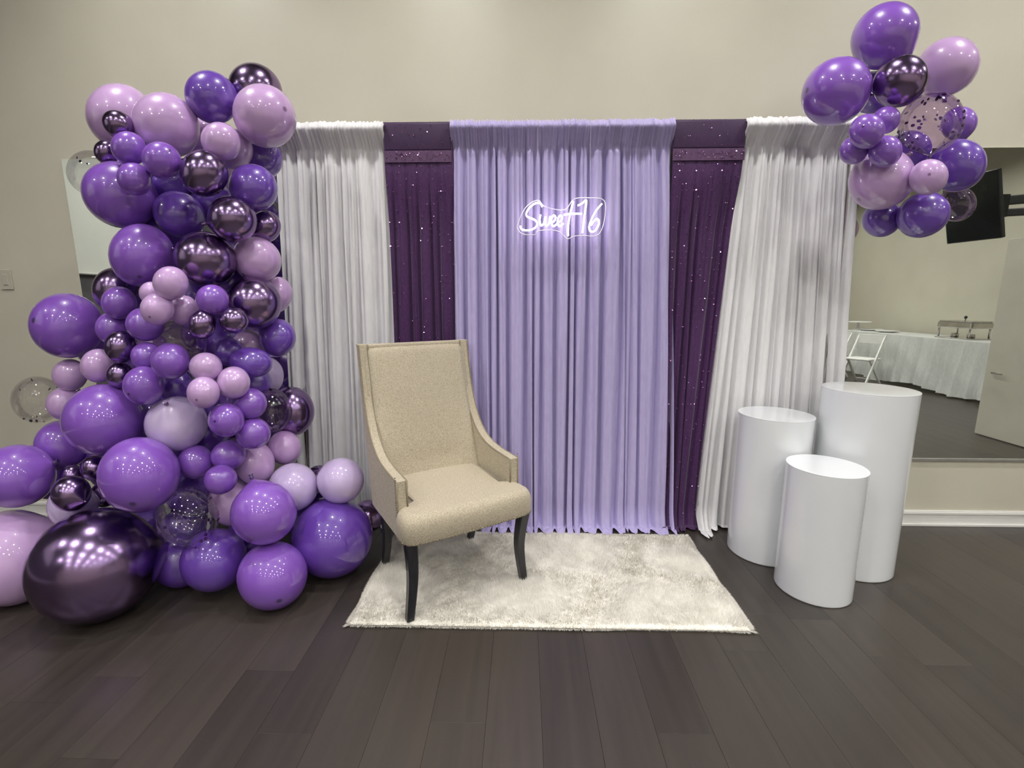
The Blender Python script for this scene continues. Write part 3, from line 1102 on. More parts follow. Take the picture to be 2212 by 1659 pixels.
BALLOONS = [
('G','L',-2.018,2.500,2.358,0.1364,1.18,0.56,0.16,0.81,-0.96,-0.29,-0.05,0,"large translucent lilac balloon at the garland's upper left corner"),
('G','L',-1.697,2.360,2.271,0.1298,1.13,0.60,0.15,0.79,0.92,-0.39,0.03,0,'large lilac balloon between the upper left lilac and the deep violet top balloon'),
('G','L',-1.698,2.600,2.308,0.0885,1.11,0.62,0.15,0.77,0.87,0.42,0.26,0,'lilac balloon mostly hidden behind the deep violet balloon near the top'),
('G','C',-1.830,2.240,2.235,0.0585,1.02,0.55,0.16,0.82,0.18,-0.60,-0.78,0,'small chrome purple balloon in front of the upper left lilac balloon'),
('G','C',-1.988,2.340,2.150,0.0472,1.19,0.49,0.16,0.85,-0.24,-0.80,-0.55,0,'small chrome purple balloon tucked left of two violet ones near the top'),
('G','P',-1.765,2.200,2.123,0.0635,1.15,0.52,0.16,0.84,-0.18,-0.87,-0.46,0,'small violet balloon just below the topmost small chrome balloon'),
('G','P',-1.607,2.180,2.066,0.0717,1.10,0.53,0.16,0.83,0.81,-0.43,0.41,1,'small violet balloon under the large lilac with a dark tip at upper right'),
('G','D',-1.502,2.420,2.415,0.1076,1.10,0.69,0.14,0.71,0.88,-0.44,0.16,0,'deep violet balloon at the garland top beside the chrome one'),
('G','C',-1.372,2.580,2.507,0.1192,1.10,0.75,0.13,0.65,0.99,0.00,0.12,0,'chrome purple balloon at the very top of the garland'),
('G','L',-1.251,2.420,2.329,0.1333,1.08,0.73,0.14,0.67,0.91,-0.42,0.06,1,'large round lilac balloon at the top right covering the curtain corner'),
('G','L',-1.404,2.298,2.178,0.0790,1.09,0.64,0.15,0.76,0.81,-0.32,0.49,0,'medium lilac balloon left of the round top right lilac one'),
('G','L',-1.446,2.452,2.194,0.0888,1.10,0.64,0.15,0.75,0.74,0.09,0.67,0,'lilac balloon peeking from behind the medium lilac near the top'),
('G','D',-1.391,2.620,2.196,0.0968,1.07,0.67,0.15,0.73,0.94,0.17,-0.29,0,'deep violet balloon half hidden under the top right lilac balloon'),
('G','C',-1.448,2.220,2.021,0.0900,1.16,0.56,0.16,0.81,0.45,-0.42,-0.79,0,'chrome mauve balloon under the medium lilac in the upper garland'),
('G','P',-1.921,2.309,1.948,0.1432,1.07,0.43,0.17,0.89,-0.72,-0.66,0.22,0,'large plum violet balloon bulging left over the white screen reflection'),
('G','P',-1.726,2.160,1.984,0.0632,1.10,0.47,0.16,0.87,-0.23,-0.92,-0.33,0,"small violet balloon resting on the large plum balloon's upper edge"),
('G','T',-2.328,2.620,2.130,0.0969,1.22,0.44,0.17,0.88,-0.84,0.22,-0.49,0,'clear balloon at upper left in front of the pale mirror'),
('G','D',-1.317,2.380,1.995,0.1033,1.08,0.60,0.15,0.78,0.92,-0.29,0.27,0,'deep violet balloon right of the upper chrome mauve balloon by the curtain'),
('G','D',-1.711,2.395,1.874,0.1095,1.02,0.45,0.17,0.88,0.69,-0.58,-0.44,0,'shaded deep violet balloon in the hollow below the upper chrome mauve one'),
('G','D',-1.811,2.501,2.038,0.0964,1.13,0.50,0.16,0.85,0.89,-0.22,0.40,0,'dark violet balloon deep between the small violets and upper chrome one'),
('G','C',-1.363,2.260,1.828,0.1007,1.05,0.50,0.16,0.85,0.96,0.21,0.16,0,"chrome mauve balloon between two deep violet ones at the garland's right"),
('G','C',-1.325,2.467,1.826,0.0714,1.17,0.53,0.16,0.83,0.98,0.14,-0.13,0,'smaller chrome balloon peeking out behind the right chrome mauve one'),
('G','D',-1.637,2.560,1.958,0.0990,1.10,0.51,0.16,0.84,0.82,0.56,-0.10,0,'dark violet balloon in the gap between the two upper chrome mauve ones'),
('G','P',-1.817,2.260,1.665,0.1243,1.21,0.32,0.17,0.93,0.34,-0.62,-0.71,1,'large violet balloon with a dark tip left of the biggest upper chrome'),
('G','C',-1.518,2.269,1.646,0.1284,1.03,0.37,0.17,0.91,0.95,-0.04,-0.32,0,'big chrome mauve balloon at the centre of the upper garland'),
('G','L',-1.358,2.424,1.659,0.1127,1.01,0.43,0.17,0.89,0.97,-0.21,0.07,0,'lilac balloon against the white curtain right of the big chrome mauve one'),
('G','L',-1.350,2.560,1.485,0.0829,1.22,0.35,0.17,0.92,0.97,-0.11,0.24,0,'pale lilac balloon peeking between the right chrome and white curtain'),
('G','C',-1.343,2.340,1.441,0.1212,1.08,0.30,0.17,0.94,0.33,-0.07,-0.94,0,"chrome mauve balloon under the lilac at the garland's right side"),
('G','C',-2.081,2.385,1.508,0.0921,1.22,0.23,0.17,0.96,-0.79,-0.57,-0.25,0,"chrome balloon behind a small violet one on the garland's left side"),
('G','P',-1.963,2.260,1.443,0.0688,1.17,0.20,0.18,0.96,-0.24,-0.93,-0.27,0,'small violet balloon overlapping the left side chrome balloon'),
('G','L',-1.546,2.060,1.528,0.0653,1.14,0.28,0.17,0.94,0.44,-0.80,0.41,0,'topmost light pink lilac balloon of the small middle cluster'),
('G','L',-1.707,2.140,1.488,0.0421,1.22,0.24,0.17,0.95,-0.07,-0.81,0.58,0,'tiny lilac balloon peeking out left behind the small middle cluster'),
('G','L',-1.606,2.040,1.416,0.0612,1.15,0.20,0.18,0.96,0.10,-0.89,-0.44,1,'light pink lilac balloon with a dark tip in the small middle cluster'),
('G','L',-1.574,2.160,1.410,0.0572,1.22,0.22,0.17,0.96,0.15,-0.96,-0.22,0,'shaded lilac balloon at the right of the small middle cluster'),
('G','P',-1.422,2.140,1.456,0.0656,1.08,0.27,0.17,0.95,0.56,-0.31,0.77,0,'small violet balloon right of the small middle pink cluster'),
('G','C',-1.455,2.100,1.347,0.0551,1.21,0.18,0.18,0.97,0.27,-0.52,-0.81,0,'small chrome ball below the shaded lilac in the middle'),
('G','C',-1.331,2.140,1.364,0.0599,1.00,0.22,0.17,0.96,0.78,-0.17,0.60,0,'small chrome ball just left of the right side chrome mauve balloon'),
('G','P',-2.309,2.333,1.328,0.1435,1.15,0.13,0.18,0.98,-0.21,-0.95,0.23,1,"large violet balloon jutting out at the garland's far left middle"),
('G','P',-2.034,2.280,1.319,0.0660,1.21,0.13,0.18,0.98,-0.36,-0.86,0.35,0,'small violet balloon between the jutting left balloon and small chrome one'),
('G','P',-1.783,2.180,1.343,0.0743,1.08,0.16,0.18,0.97,-0.16,-0.96,-0.22,0,'small violet balloon below the pink balloon with the dark tip'),
('G','C',-1.900,2.160,1.239,0.0621,1.22,0.09,0.18,0.98,-0.12,-0.98,-0.15,0,'upper of two small chrome balls beside the jutting violet balloon'),
('G','C',-1.940,2.180,1.101,0.0532,1.22,0.02,0.17,0.98,-0.48,-0.84,0.26,0,'lower of two small chrome balls left of the violet trio'),
('G','T',-1.721,2.316,1.250,0.1076,1.08,-0.79,-0.57,0.20,0.42,-0.81,0.41,0,'smoky clear balloon glinting in the hollow at mid garland'),
('G','D',-1.659,2.502,1.242,0.0985,1.13,0.14,0.18,0.97,0.96,-0.07,-0.26,0,'dark violet balloon deep behind the two small chrome balls'),
('G','L',-2.001,2.457,1.196,0.0829,1.14,0.09,0.18,0.98,-0.97,-0.22,0.09,0,'lilac balloon mostly hidden behind the violet pair at mid garland'),
('G','P',-1.781,2.160,1.193,0.0619,1.12,0.07,0.18,0.98,0.05,-0.98,0.20,0,'left small violet balloon of the overlapping middle pair'),
('G','P',-1.606,2.080,1.182,0.0755,1.09,0.06,0.18,0.98,0.46,-0.26,-0.85,0,'brighter front violet balloon of the overlapping middle pair'),
('G','P',-1.747,2.080,1.068,0.0778,1.16,-0.01,0.17,0.98,-0.18,-0.95,-0.26,1,'small violet balloon above the huge left violet one'),
('G','D',-1.731,2.260,1.035,0.0758,1.22,-0.01,0.17,0.98,0.81,-0.54,0.24,0,'dark violet balloon under the overlapping middle pair'),
('G','L',-1.448,2.082,1.155,0.0653,1.02,0.05,0.18,0.98,0.78,-0.56,-0.27,0,'upper pink lilac balloon of the trio right of the violet pair'),
('G','L',-1.348,2.115,1.078,0.0685,1.10,0.00,0.17,0.98,0.85,-0.47,0.21,0,'right pink lilac balloon of the trio below the deep violet oval'),
('G','L',-1.431,2.023,1.048,0.0639,1.13,-0.03,0.17,0.98,0.13,-0.95,-0.28,1,'lower pink lilac balloon of the trio showing a dark tip'),
('G','L',-2.096,2.240,1.137,0.0689,1.22,0.04,0.17,0.98,-0.30,-0.83,-0.47,0,'lilac balloon left of the lower small chrome ball'),
('G','L',-2.349,2.340,1.074,0.0699,1.20,0.02,0.17,0.98,-0.81,-0.00,-0.58,0,'lilac balloon under the jutting violet balloon at far left'),
('G','L',-2.387,2.320,0.926,0.0694,1.22,-0.05,0.17,0.98,-0.69,-0.38,-0.62,0,'lilac balloon touching the clear confetti balloon at far left'),
('G','T',-2.673,2.460,0.917,0.1061,1.22,-0.04,0.17,0.98,-0.92,-0.16,0.36,0,"clear balloon with dark confetti at the garland's far left"),
('G','P',-2.022,2.151,0.885,0.1587,1.10,-0.09,0.17,0.98,-0.56,-0.82,-0.07,0,'huge violet balloon in the lower left of the garland'),
('G','W',-1.676,2.160,0.866,0.1290,1.04,-0.12,0.17,0.98,-0.22,0.62,-0.75,0,'large pale lavender balloon with its neck up beside the huge violet one'),
('G','D',-1.486,2.320,1.197,0.0654,1.09,0.11,0.18,0.98,0.98,-0.20,0.01,0,'dark violet balloon left of the deep violet oval one'),
('G','D',-1.341,2.260,1.153,0.0745,1.27,-0.86,-0.49,0.16,0.97,-0.09,0.23,0,'deep violet oval balloon lying sideways on the right edge'),
('G','L',-1.464,2.461,1.214,0.0817,1.12,0.14,0.18,0.97,0.98,0.10,-0.17,0,'lilac balloon behind the deep violet oval one'),
('G','D',-1.304,2.459,1.259,0.0878,1.15,0.19,0.18,0.97,0.86,0.21,-0.46,0,'deep violet balloon alone against the white curtain at mid height'),
('G','W',-1.521,2.694,1.016,0.0971,1.19,0.03,0.17,0.98,0.85,0.48,0.22,0,'pale lavender balloon behind the pink trio against the curtain'),
('G','P',-1.330,2.196,0.959,0.0748,1.02,-0.08,0.17,0.98,0.89,-0.02,0.45,0,'small violet balloon below the right pink balloon of the trio'),
('G','P',-1.377,2.077,0.908,0.0735,1.08,-0.13,0.17,0.98,-0.08,-0.98,0.16,1,'small violet balloon with a faint tip right of the pale lavender one'),
('G','P',-1.319,2.180,0.814,0.0773,1.01,-0.19,0.17,0.97,0.99,0.06,-0.11,0,'small violet balloon left of the lilac pair at lower right'),
('G','P',-1.441,2.284,0.954,0.0769,1.09,-0.07,0.17,0.98,0.85,0.38,-0.37,0,"violet balloon tucked behind the pink trio's lower edge"),
('G','T',-1.331,2.389,0.881,0.0959,1.22,-0.11,0.17,0.98,0.96,-0.23,0.16,0,'smoky clear balloon overlapping the chrome one at the right edge'),
('G','C',-1.327,2.594,0.828,0.1168,1.21,-0.13,0.17,0.98,0.96,0.22,-0.18,0,'chrome balloon standing out at the right edge over the curtain'),
('G','L',-1.328,2.477,0.646,0.0852,1.12,-0.27,0.16,0.95,0.91,0.02,0.42,0,'lilac balloon at right edge under the clear and chrome pair'),
('G','L',-1.414,2.323,0.613,0.0955,1.22,-0.30,0.16,0.94,0.93,-0.32,-0.15,0,'greyish lilac balloon behind the small violets at lower right'),
('G','P',-2.448,2.332,0.697,0.1094,1.22,-0.14,0.17,0.98,-0.79,-0.60,-0.11,0,'violet balloon behind the huge violet one at lower left'),
('G','P',-2.458,2.105,0.614,0.1403,1.09,-0.19,0.17,0.97,-0.92,-0.24,-0.31,0,"large violet balloon cut off by the photo's left edge"),
('G','P',-1.731,1.973,0.678,0.1499,1.14,-0.24,0.16,0.96,0.34,-0.80,-0.49,1,'large violet balloon with dark tip above the giant chrome one'),
('G','P',-1.597,2.147,0.679,0.0748,1.11,-0.24,0.16,0.96,0.45,-0.09,-0.89,0,'small violet balloon beneath the large pale lavender one'),
('G','P',-1.459,2.189,0.699,0.0741,1.04,-0.81,-0.58,-0.11,0.83,-0.15,0.54,0,'small violet balloon left of the greyish lilac one'),
('G','P',-1.445,2.091,0.610,0.0693,1.03,-0.32,0.16,0.94,0.75,-0.13,0.64,0,'lowest small violet balloon above the confetti filled clear one'),
('G','C',-2.142,2.180,0.629,0.0542,1.22,-0.20,0.17,0.97,-0.58,-0.81,0.00,0,'small chrome ball left of the large violet with dark tip'),
('G','C',-2.095,2.000,0.572,0.0706,1.18,-0.25,0.16,0.96,-0.93,0.23,0.27,0,'chrome ball in front of the pale lavender balloon at lower left'),
('G','C',-2.261,2.180,0.586,0.0471,1.22,-0.21,0.17,0.96,-0.92,0.08,0.38,0,'small chrome ball half hidden above the lower left chrome ball'),
('G','W',-2.198,2.097,0.467,0.0933,1.19,-0.27,0.16,0.95,-0.46,-0.87,0.14,0,'pale lavender balloon peeking from behind the lower left chrome ball'),
('G','C',-2.178,2.243,0.461,0.0543,1.22,-0.26,0.16,0.95,-0.59,-0.80,-0.14,0,'small dark chrome ball in the gap above the giant chrome balloon'),
('G','L',-2.497,2.051,0.216,0.1904,1.22,-0.33,0.16,0.93,-0.71,-0.50,-0.49,0,'huge lilac balloon on the floor cut by the left edge'),
('G','C',-1.976,1.951,0.245,0.2446,1.06,-0.40,0.15,0.90,-0.67,-0.74,0.04,0,'giant chrome purple balloon resting on the floor at front left'),
('G','T',-1.578,2.020,0.448,0.1267,1.18,-0.38,0.15,0.91,-0.05,-1.00,0.03,0,'clear balloon with purple confetti above the floor right of giant chrome'),
('G','L',-1.519,2.260,0.417,0.1034,1.22,-0.39,0.15,0.91,-0.15,-0.79,0.60,0,'lilac balloon hidden between the confetti clear and round violet balloons'),
('G','P',-1.231,2.060,0.459,0.1408,1.07,-0.46,0.14,0.87,0.44,-0.34,-0.83,0,"round violet balloon in the middle of the garland's right foot"),
('G','D',-1.529,2.099,0.187,0.1432,1.07,-0.51,0.14,0.85,-0.31,-0.83,-0.45,0,'deep violet balloon low behind the front floor balloon'),
('G','P',-1.202,2.033,0.150,0.1503,1.08,-0.63,0.12,0.77,0.54,-0.77,-0.33,1,'violet balloon on the floor in front showing a dark tip'),
('G','D',-1.022,2.314,0.199,0.2044,1.04,-0.65,0.12,0.75,0.66,-0.70,-0.26,0,'large deep violet balloon on the floor beside the chair'),
('G','W',-1.216,2.320,0.480,0.1213,1.05,-0.43,0.15,0.89,0.80,-0.52,0.31,0,'pale lavender balloon between the round violet and the far right lilac'),
('G','W',-0.977,2.360,0.503,0.1199,1.02,-0.49,0.14,0.86,0.88,-0.07,0.47,0,'lavender balloon on top of the large deep violet floor balloon'),
('G','C',-0.912,2.564,0.203,0.0912,1.03,-0.68,0.11,0.73,0.91,0.42,-0.01,0,'dark chrome balloon tucked behind the chair side floor balloon'),
('G','D',-1.780,2.191,0.126,0.1231,1.15,-0.47,0.14,0.87,-0.72,-0.59,-0.36,0,'dark violet balloon low behind the giant chrome one'),
('G','C',-1.162,2.520,0.432,0.0878,1.07,-0.46,0.14,0.88,0.80,0.32,0.51,0,'dark chrome balloon in the gap between the two pale lavender ones'),
('G','D',-1.761,2.330,0.449,0.1294,1.08,-0.32,0.16,0.93,-0.70,-0.57,0.43,0,'dark violet balloon deep behind the confetti filled clear one'),
('G','D',-1.712,2.386,0.768,0.1265,1.16,-0.15,0.17,0.97,0.80,-0.45,-0.38,0,'dark violet balloon deep behind the pale lavender and small violets'),
('G','D',-2.015,2.427,0.820,0.1286,1.22,-0.10,0.17,0.98,-0.90,-0.42,-0.07,0,'dark violet balloon deep between the huge violet and pale lavender'),
('G','D',-2.271,2.439,0.562,0.1309,1.22,-0.20,0.17,0.97,-0.98,0.02,0.20,0,'dark violet balloon deep behind the large violet with dark tip'),
('G','D',-1.763,2.509,1.477,0.1377,1.13,0.26,0.17,0.95,0.91,-0.21,0.35,0,'dark violet balloon deep behind the small middle cluster'),
('G','D',-2.119,2.603,1.087,0.1352,1.22,0.05,0.17,0.98,-0.93,0.37,0.03,0,'dark violet balloon deep behind the violet trio'),
('G','D',-1.605,2.682,1.321,0.1120,1.16,0.22,0.17,0.96,0.19,0.97,-0.12,0,'dark violet balloon deep behind the right small chrome ball'),
('G','D',-1.879,2.490,1.797,0.1089,1.14,0.39,0.17,0.90,-0.93,-0.28,-0.24,0,'dark violet balloon deep between the large plum and upper violet with dark tip'),
('G','D',-1.937,2.684,1.723,0.1114,1.22,0.37,0.17,0.92,-0.25,0.91,-0.32,0,'dark violet balloon deep left of the big chrome mauve one'),
('G','D',-1.553,2.583,1.712,0.1041,1.09,0.43,0.17,0.89,0.89,0.39,0.25,0,'dark violet balloon deep between the big chrome mauve and lilac ones'),
('G','D',-1.547,2.488,1.544,0.0962,1.12,0.33,0.17,0.93,0.84,-0.46,0.30,0,'dark violet balloon deep below the big chrome mauve one'),
('G','D',-2.122,2.575,1.478,0.1047,1.18,0.22,0.17,0.96,-0.90,0.43,-0.01,0,'dark violet balloon deep left of the small middle pink cluster'),
('G','P',-2.368,2.527,1.213,0.0907,1.22,0.09,0.18,0.98,-0.99,-0.10,0.11,0,"violet balloon deep behind the jutting left balloon's lower edge"),
('G','D',-1.820,2.594,0.778,0.1140,1.14,-0.12,0.17,0.98,0.51,0.83,0.24,0,'dark violet balloon deep between the pink trio and the small violets'),
('G','D',-1.494,2.506,1.000,0.0990,1.14,-0.01,0.17,0.98,0.98,-0.03,-0.20,0,'dark violet balloon deep behind the right pink of the trio'),
('G','D',-2.488,2.543,0.635,0.1123,1.22,-0.15,0.17,0.97,-0.96,-0.24,-0.13,0,'dark violet balloon deep under the huge lower left violet one'),
('G','D',-1.957,2.462,0.584,0.1146,1.19,-0.22,0.16,0.96,-0.84,-0.27,0.47,0,'dark violet balloon deep below the large pale lavender one'),
('G','D',-1.741,2.570,0.406,0.1263,1.13,-0.33,0.16,0.93,-0.90,0.04,0.43,0,'dark violet balloon deep behind the lowest small violet one'),
('G','D',-2.657,2.440,0.477,0.1025,1.22,-0.20,0.17,0.97,-0.93,0.18,0.31,0,'dark violet balloon deep behind the cut off violet one at left'),
('G','D',-2.151,2.400,0.251,0.1265,1.20,-0.34,0.16,0.93,-0.96,0.14,-0.25,0,"dark violet balloon in the dark gap above the giant chrome one's right shoulder"),
('G','D',-1.513,2.400,0.175,0.1233,1.08,-0.50,0.14,0.86,-0.33,-0.23,-0.92,0,'dark violet balloon deep between the three front floor balloons'),
('G','D',-1.259,2.512,0.236,0.1283,1.04,-0.54,0.13,0.83,0.85,0.03,-0.53,0,'dark violet balloon deep behind the round violet and large deep violet ones'),
('G','D',-1.889,2.398,0.172,0.1293,1.11,-0.42,0.15,0.90,-0.78,0.09,-0.62,0,'dark violet balloon right behind the confetti filled clear one near the floor'),
('R','P',1.684,2.480,2.671,0.1245,1.13,0.69,-0.11,-0.72,-0.59,0.33,0.74,0,'violet balloon at the very top of the right cluster'),
('R','P',1.464,2.440,2.419,0.1350,1.10,0.67,-0.11,-0.73,-1.00,-0.09,-0.01,1,"violet balloon at the right cluster's left covering the curtain top"),
('R','L',2.068,2.580,2.578,0.1178,1.16,0.59,-0.13,-0.80,0.13,0.20,0.97,0,"large lilac balloon at the right cluster's upper right"),
('R','C',1.683,2.340,2.420,0.0953,1.15,0.62,-0.12,-0.78,-0.48,-0.74,0.47,0,"chrome purple balloon at the centre of the right cluster's top"),
('R','T',1.859,2.360,2.251,0.1131,1.20,0.53,-0.14,-0.84,-0.35,-0.44,0.82,0,'clear balloon full of purple confetti dots in the right cluster'),
('R','P',2.154,2.560,2.318,0.0662,1.22,0.51,-0.14,-0.85,-0.41,-0.08,0.91,0,'violet balloon peeking out behind the confetti balloon at right'),
('R','P',1.501,2.248,2.183,0.0629,1.18,0.58,-0.13,-0.80,-0.71,-0.71,0.07,1,'front one of four small violets in the right cluster'),
('R','P',1.641,2.340,2.260,0.0526,1.12,0.58,-0.13,-0.80,-0.97,-0.24,-0.02,0,'small violet balloon highest of four in the right cluster'),
('R','P',1.523,2.352,2.137,0.0558,1.12,0.57,-0.13,-0.81,-0.98,0.10,-0.17,0,'small violet balloon leftmost of four in the right cluster'),
('R','P',1.610,2.273,2.107,0.0592,1.16,0.53,-0.14,-0.84,-0.87,-0.43,0.22,0,'small violet balloon lowest right of four in the right cluster'),
('R','L',1.701,2.405,2.021,0.1262,1.12,0.49,-0.14,-0.86,-0.73,0.03,-0.68,1,"large lilac balloon at the right cluster's lower left"),
('R','D',2.075,2.440,2.090,0.1011,1.22,0.44,-0.15,-0.88,-0.30,-0.94,0.15,0,"deep violet balloon at the right cluster's right edge above the television"),
('R','L',1.790,2.242,1.991,0.0656,1.19,0.45,-0.15,-0.88,-0.59,-0.81,-0.03,1,'small pink lilac balloon showing its dark tip in the right cluster'),
('R','D',1.895,2.374,1.853,0.0987,1.06,0.38,-0.15,-0.91,-0.37,-0.09,-0.92,0,'deep violet balloon at the bottom middle of the right cluster'),
('R','D',1.816,2.526,1.862,0.0808,1.13,0.41,-0.15,-0.90,-0.98,-0.13,-0.12,0,'deep violet balloon at the bottom left of the right cluster'),
('R','T',2.172,2.520,1.930,0.0709,1.22,0.38,-0.15,-0.91,0.35,-0.48,-0.80,0,"smoky clear balloon at the right cluster's lower right"),
('R','D',1.924,2.560,2.185,0.0923,1.14,0.51,-0.14,-0.85,-0.96,0.07,0.26,0,'dark violet balloon hidden in the middle of the right cluster'),
('R','D',1.756,2.620,2.487,0.0887,1.13,0.63,-0.12,-0.77,-0.54,0.09,0.84,0,"dark violet balloon hidden behind the right cluster's chrome one"),
]


def shape(P, n, ax, e, R):
    """turn the pole toward n, stretch by e along ax, scale by R"""
    z = np.array(n) / np.linalg.norm(n)
    a = np.array([0, 0, 1.0]) if abs(z[2]) < 0.9 else np.array([1.0, 0, 0])
    x = np.cross(a, z); x /= np.linalg.norm(x)
    y = np.cross(z, x)
    Q = P @ np.stack([x, y, z])
    ax = np.array(ax) / np.linalg.norm(ax)
    Q = Q + (e - 1) * (Q @ ax)[:, None] * ax
    return Q * R


rs = np.random.default_rng(19)
for (cl, ty, bx, by, bz, R, e, ax_, ay_, az_, nx_, ny_, nz_, tipf, label) in BALLOONS:
    name = {'C': 'chrome_balloon', 'T': 'clear_balloon'}.get(ty, 'balloon')
    n_, a_ = (nx_, ny_, nz_), (ax_, ay_, az_)
    me = mesh_from(name, shape(UB, n_, a_, e, R), UBF)
    at_ = me.attributes.new('tip', 'FLOAT', 'POINT')
    at_.data.foreach_set('value', UBT if tipf else np.maximum(UBT, 0.2))
    bm_ = m_smoky if ('smoky' in label or 'full of' in label) else m_bal[ty]
    o = link(name, me, bm_, None, (bx, by, bz), smooth=True)
    tag(o, label, 'balloon', 'balloons of the left garland' if cl == 'G' else 'balloons of the right cluster')
    ko = link('knot', mesh_from('knot', shape(UK, n_, a_, e, R), _kf), bm_, o, smooth=True)
    if ty == 'T':
        full = 'confetti' in label
        cnt = 0
        V, Fc = [], []
        many = 70 if 'full of' in label else (46 if 'purple confetti' in label else (16 if full else 6))
        while cnt < many:
            d = rs.normal(0, 1, 3)
            d /= np.linalg.norm(d)
            if d[2] < -0.6: continue
            if 'full of' not in label and d[2] > 0.35 and full: d[2] = -d[2]
            p = shape(d[None, :] * 0.975, n_, a_, e, R)[0]
            nn = Vector(d)
            a2 = nn.cross(Vector((0, 0, 1)))
            a2 = a2.normalized() if a2.length > 1e-3 else Vector((1, 0, 0))
            b2 = nn.cross(a2)
            s = 0.0075 * (0.6 + 0.6 * rs.random())
            k0 = len(V)
            for k in range(8):
                t = k * PI / 4
                V.append(Vector(p) + a2 * s * math.cos(t) + b2 * s * math.sin(t))
            Fc.append(tuple(range(k0, k0 + 8)))
            cnt += 1
        tag(link('confetti', mesh_from('confetti', V, Fc), m_confetti if 'purple' in label else m_dark_confetti, o), kind='stuff')

# ------------------------------------------------------------------ what the mirrors show: the buffet corner behind the camera
# buffet table along the right wall
TX0, TX1, TY0, TY1, TZ = 6.62, 7.42, -4.3, -0.72, 0.86
tb = root('buffet_table', ((TX0 + TX1) / 2, (TY0 + TY1) / 2, 0))
tag(tb, 'long buffet table with a white cloth top and gathered skirt along the wall', 'table')
tw, td = (TX1 - TX0) / 2, (TY1 - TY0) / 2
box('table_top', (-tw, -td, TZ - 0.03), (tw, td, TZ), m_resin, tb, 0.006)
box('tablecloth', (-tw - 0.004, -td - 0.004, TZ + 0.0005), (tw + 0.004, td + 0.004, TZ + 0.004), m_cloth, tb, 0.001)
for sx in (-1, 1):
    for sy in (-1, 1):
        tube('leg', [(sx * (tw - 0.1), sy * (td - 0.2), 0.001), (sx * (tw - 0.1), sy * (td - 0.2), TZ - 0.03)], 0.015, m_steel, tb, 10)
rs2 = np.random.default_rng(8)
path = [(tw, td, 0)] + [(tw - 2 * tw * k / 20, td, 0) for k in range(1, 20)] + [(-tw, td - 2 * td * k / 110, 0) for k in range(0, 111)]
V, Fc = [], []
rows = 14
for i, p in enumerate(path):
    onside = i >= 20
    nrm = Vector((-1, 0, 0)) if onside else Vector((0, 1, 0))
    ph = 0.5 * math.sin(i * 0.9) + 0.35 * math.sin(i * 0.37 + 1) + 0.3 * math.sin(i * 1.7 + 2)
    for r in range(rows):
        v = r / (rows - 1)
        wob = 0.02 * math.sin(v * 9 + i * 0.25) * v
        out = 0.012 + (0.03 + 0.11 * v) * (0.5 + 0.5 * ph) + wob * 0.5 + 0.03 * v
        z = TZ + 0.003 - v * (TZ - 0.055 - 0.03 * math.sin(i * 0.13))
        q = Vector(p) + nrm * out
        V.append((q.x, q.y, z))
n = len(path)
for i in range(n - 1):
    for r in range(rows - 1):
        a = i * rows + r
        Fc.append((a, a + 1, a + rows + 1, a + rows))
link('table_skirt', mesh_from('table_skirt', V, Fc), m_cloth, tb, smooth=True)

# chafing dish
cd = root('chafing_dish', (7.0, -1.78, TZ + 0.0045))
tag(cd, 'polished steel chafing dish standing on the buffet table', 'chafing dish')
bm = bmesh.new()
add_box(bm, (-0.17, -0.32, 0.0), (0.17, 0.32, 0.02), 0.004, 1)
link('base_tray', from_bm('base_tray', bm), m_steel, cd)
for sx in (-1, 1):
    for sy in (-1, 1):
        tube('leg', [(sx * 0.15, sy * 0.27, 0.018), (sx * 0.15, sy * 0.27, 0.26)], 0.013, m_steel, cd, 10)
bm = bmesh.new()
add_box(bm, (-0.16, -0.31, 0.17), (0.16, 0.31, 0.26), 0.012, 2)
link('water_pan', from_bm('water_pan', bm), m_steel, cd)
bm = bmesh.new()
add_box(bm, (-0.15, -0.30, 0.26), (0.15, 0.30, 0.285), 0.010, 2)
lid = link('lid', from_bm('lid', bm), m_steel, cd)
lathe('knob', [(0.004, 0.283), (0.006, 0.31), (0.02, 0.325), (0.022, 0.345), (0.010, 0.36), (0.001, 0.362)], m_black, lid, seg=16)
for sy in (-1, 1):
    lathe('fuel_holder', [(0.045, 0.02), (0.05, 0.022), (0.05, 0.075), (0.04, 0.08)], m_steel, cd, (0, sy * 0.14, 0), seg=20)

# plates and platters at the far end of the table
for (px0, py0, r, zz, lab) in ((7.0, -3.35, 0.19, 0.0, 'white round platter on the buffet table nearest the chafing dish'),
                               (7.08, -3.85, 0.2, 0.0, 'white round platter at the far end of the buffet table')):
    o = lathe('platter', [(r * 0.55, 0.0), (r * 0.6, 0.004), (r, 0.03), (r * 0.99, 0.036), (r * 0.6, 0.012), (0.01, 0.010)], m_china, None, (px0, py0, TZ + 0.0045), seg=40)
    tag(o, lab, 'platter')
o = root('cake_stand', (7.0, -4.15, TZ + 0.0045))
tag(o, 'round tiered serving stand at the far end of the buffet table', 'cake stand')
lathe('base', [(0.1, 0.0), (0.1, 0.01), (0.03, 0.03), (0.02, 0.14), (0.03, 0.15)], m_china, o, seg=32)
lathe('tray', [(0.05, 0.148), (0.22, 0.155), (0.23, 0.175), (0.22, 0.172), (0.02, 0.162)], m_china, o, seg=40)


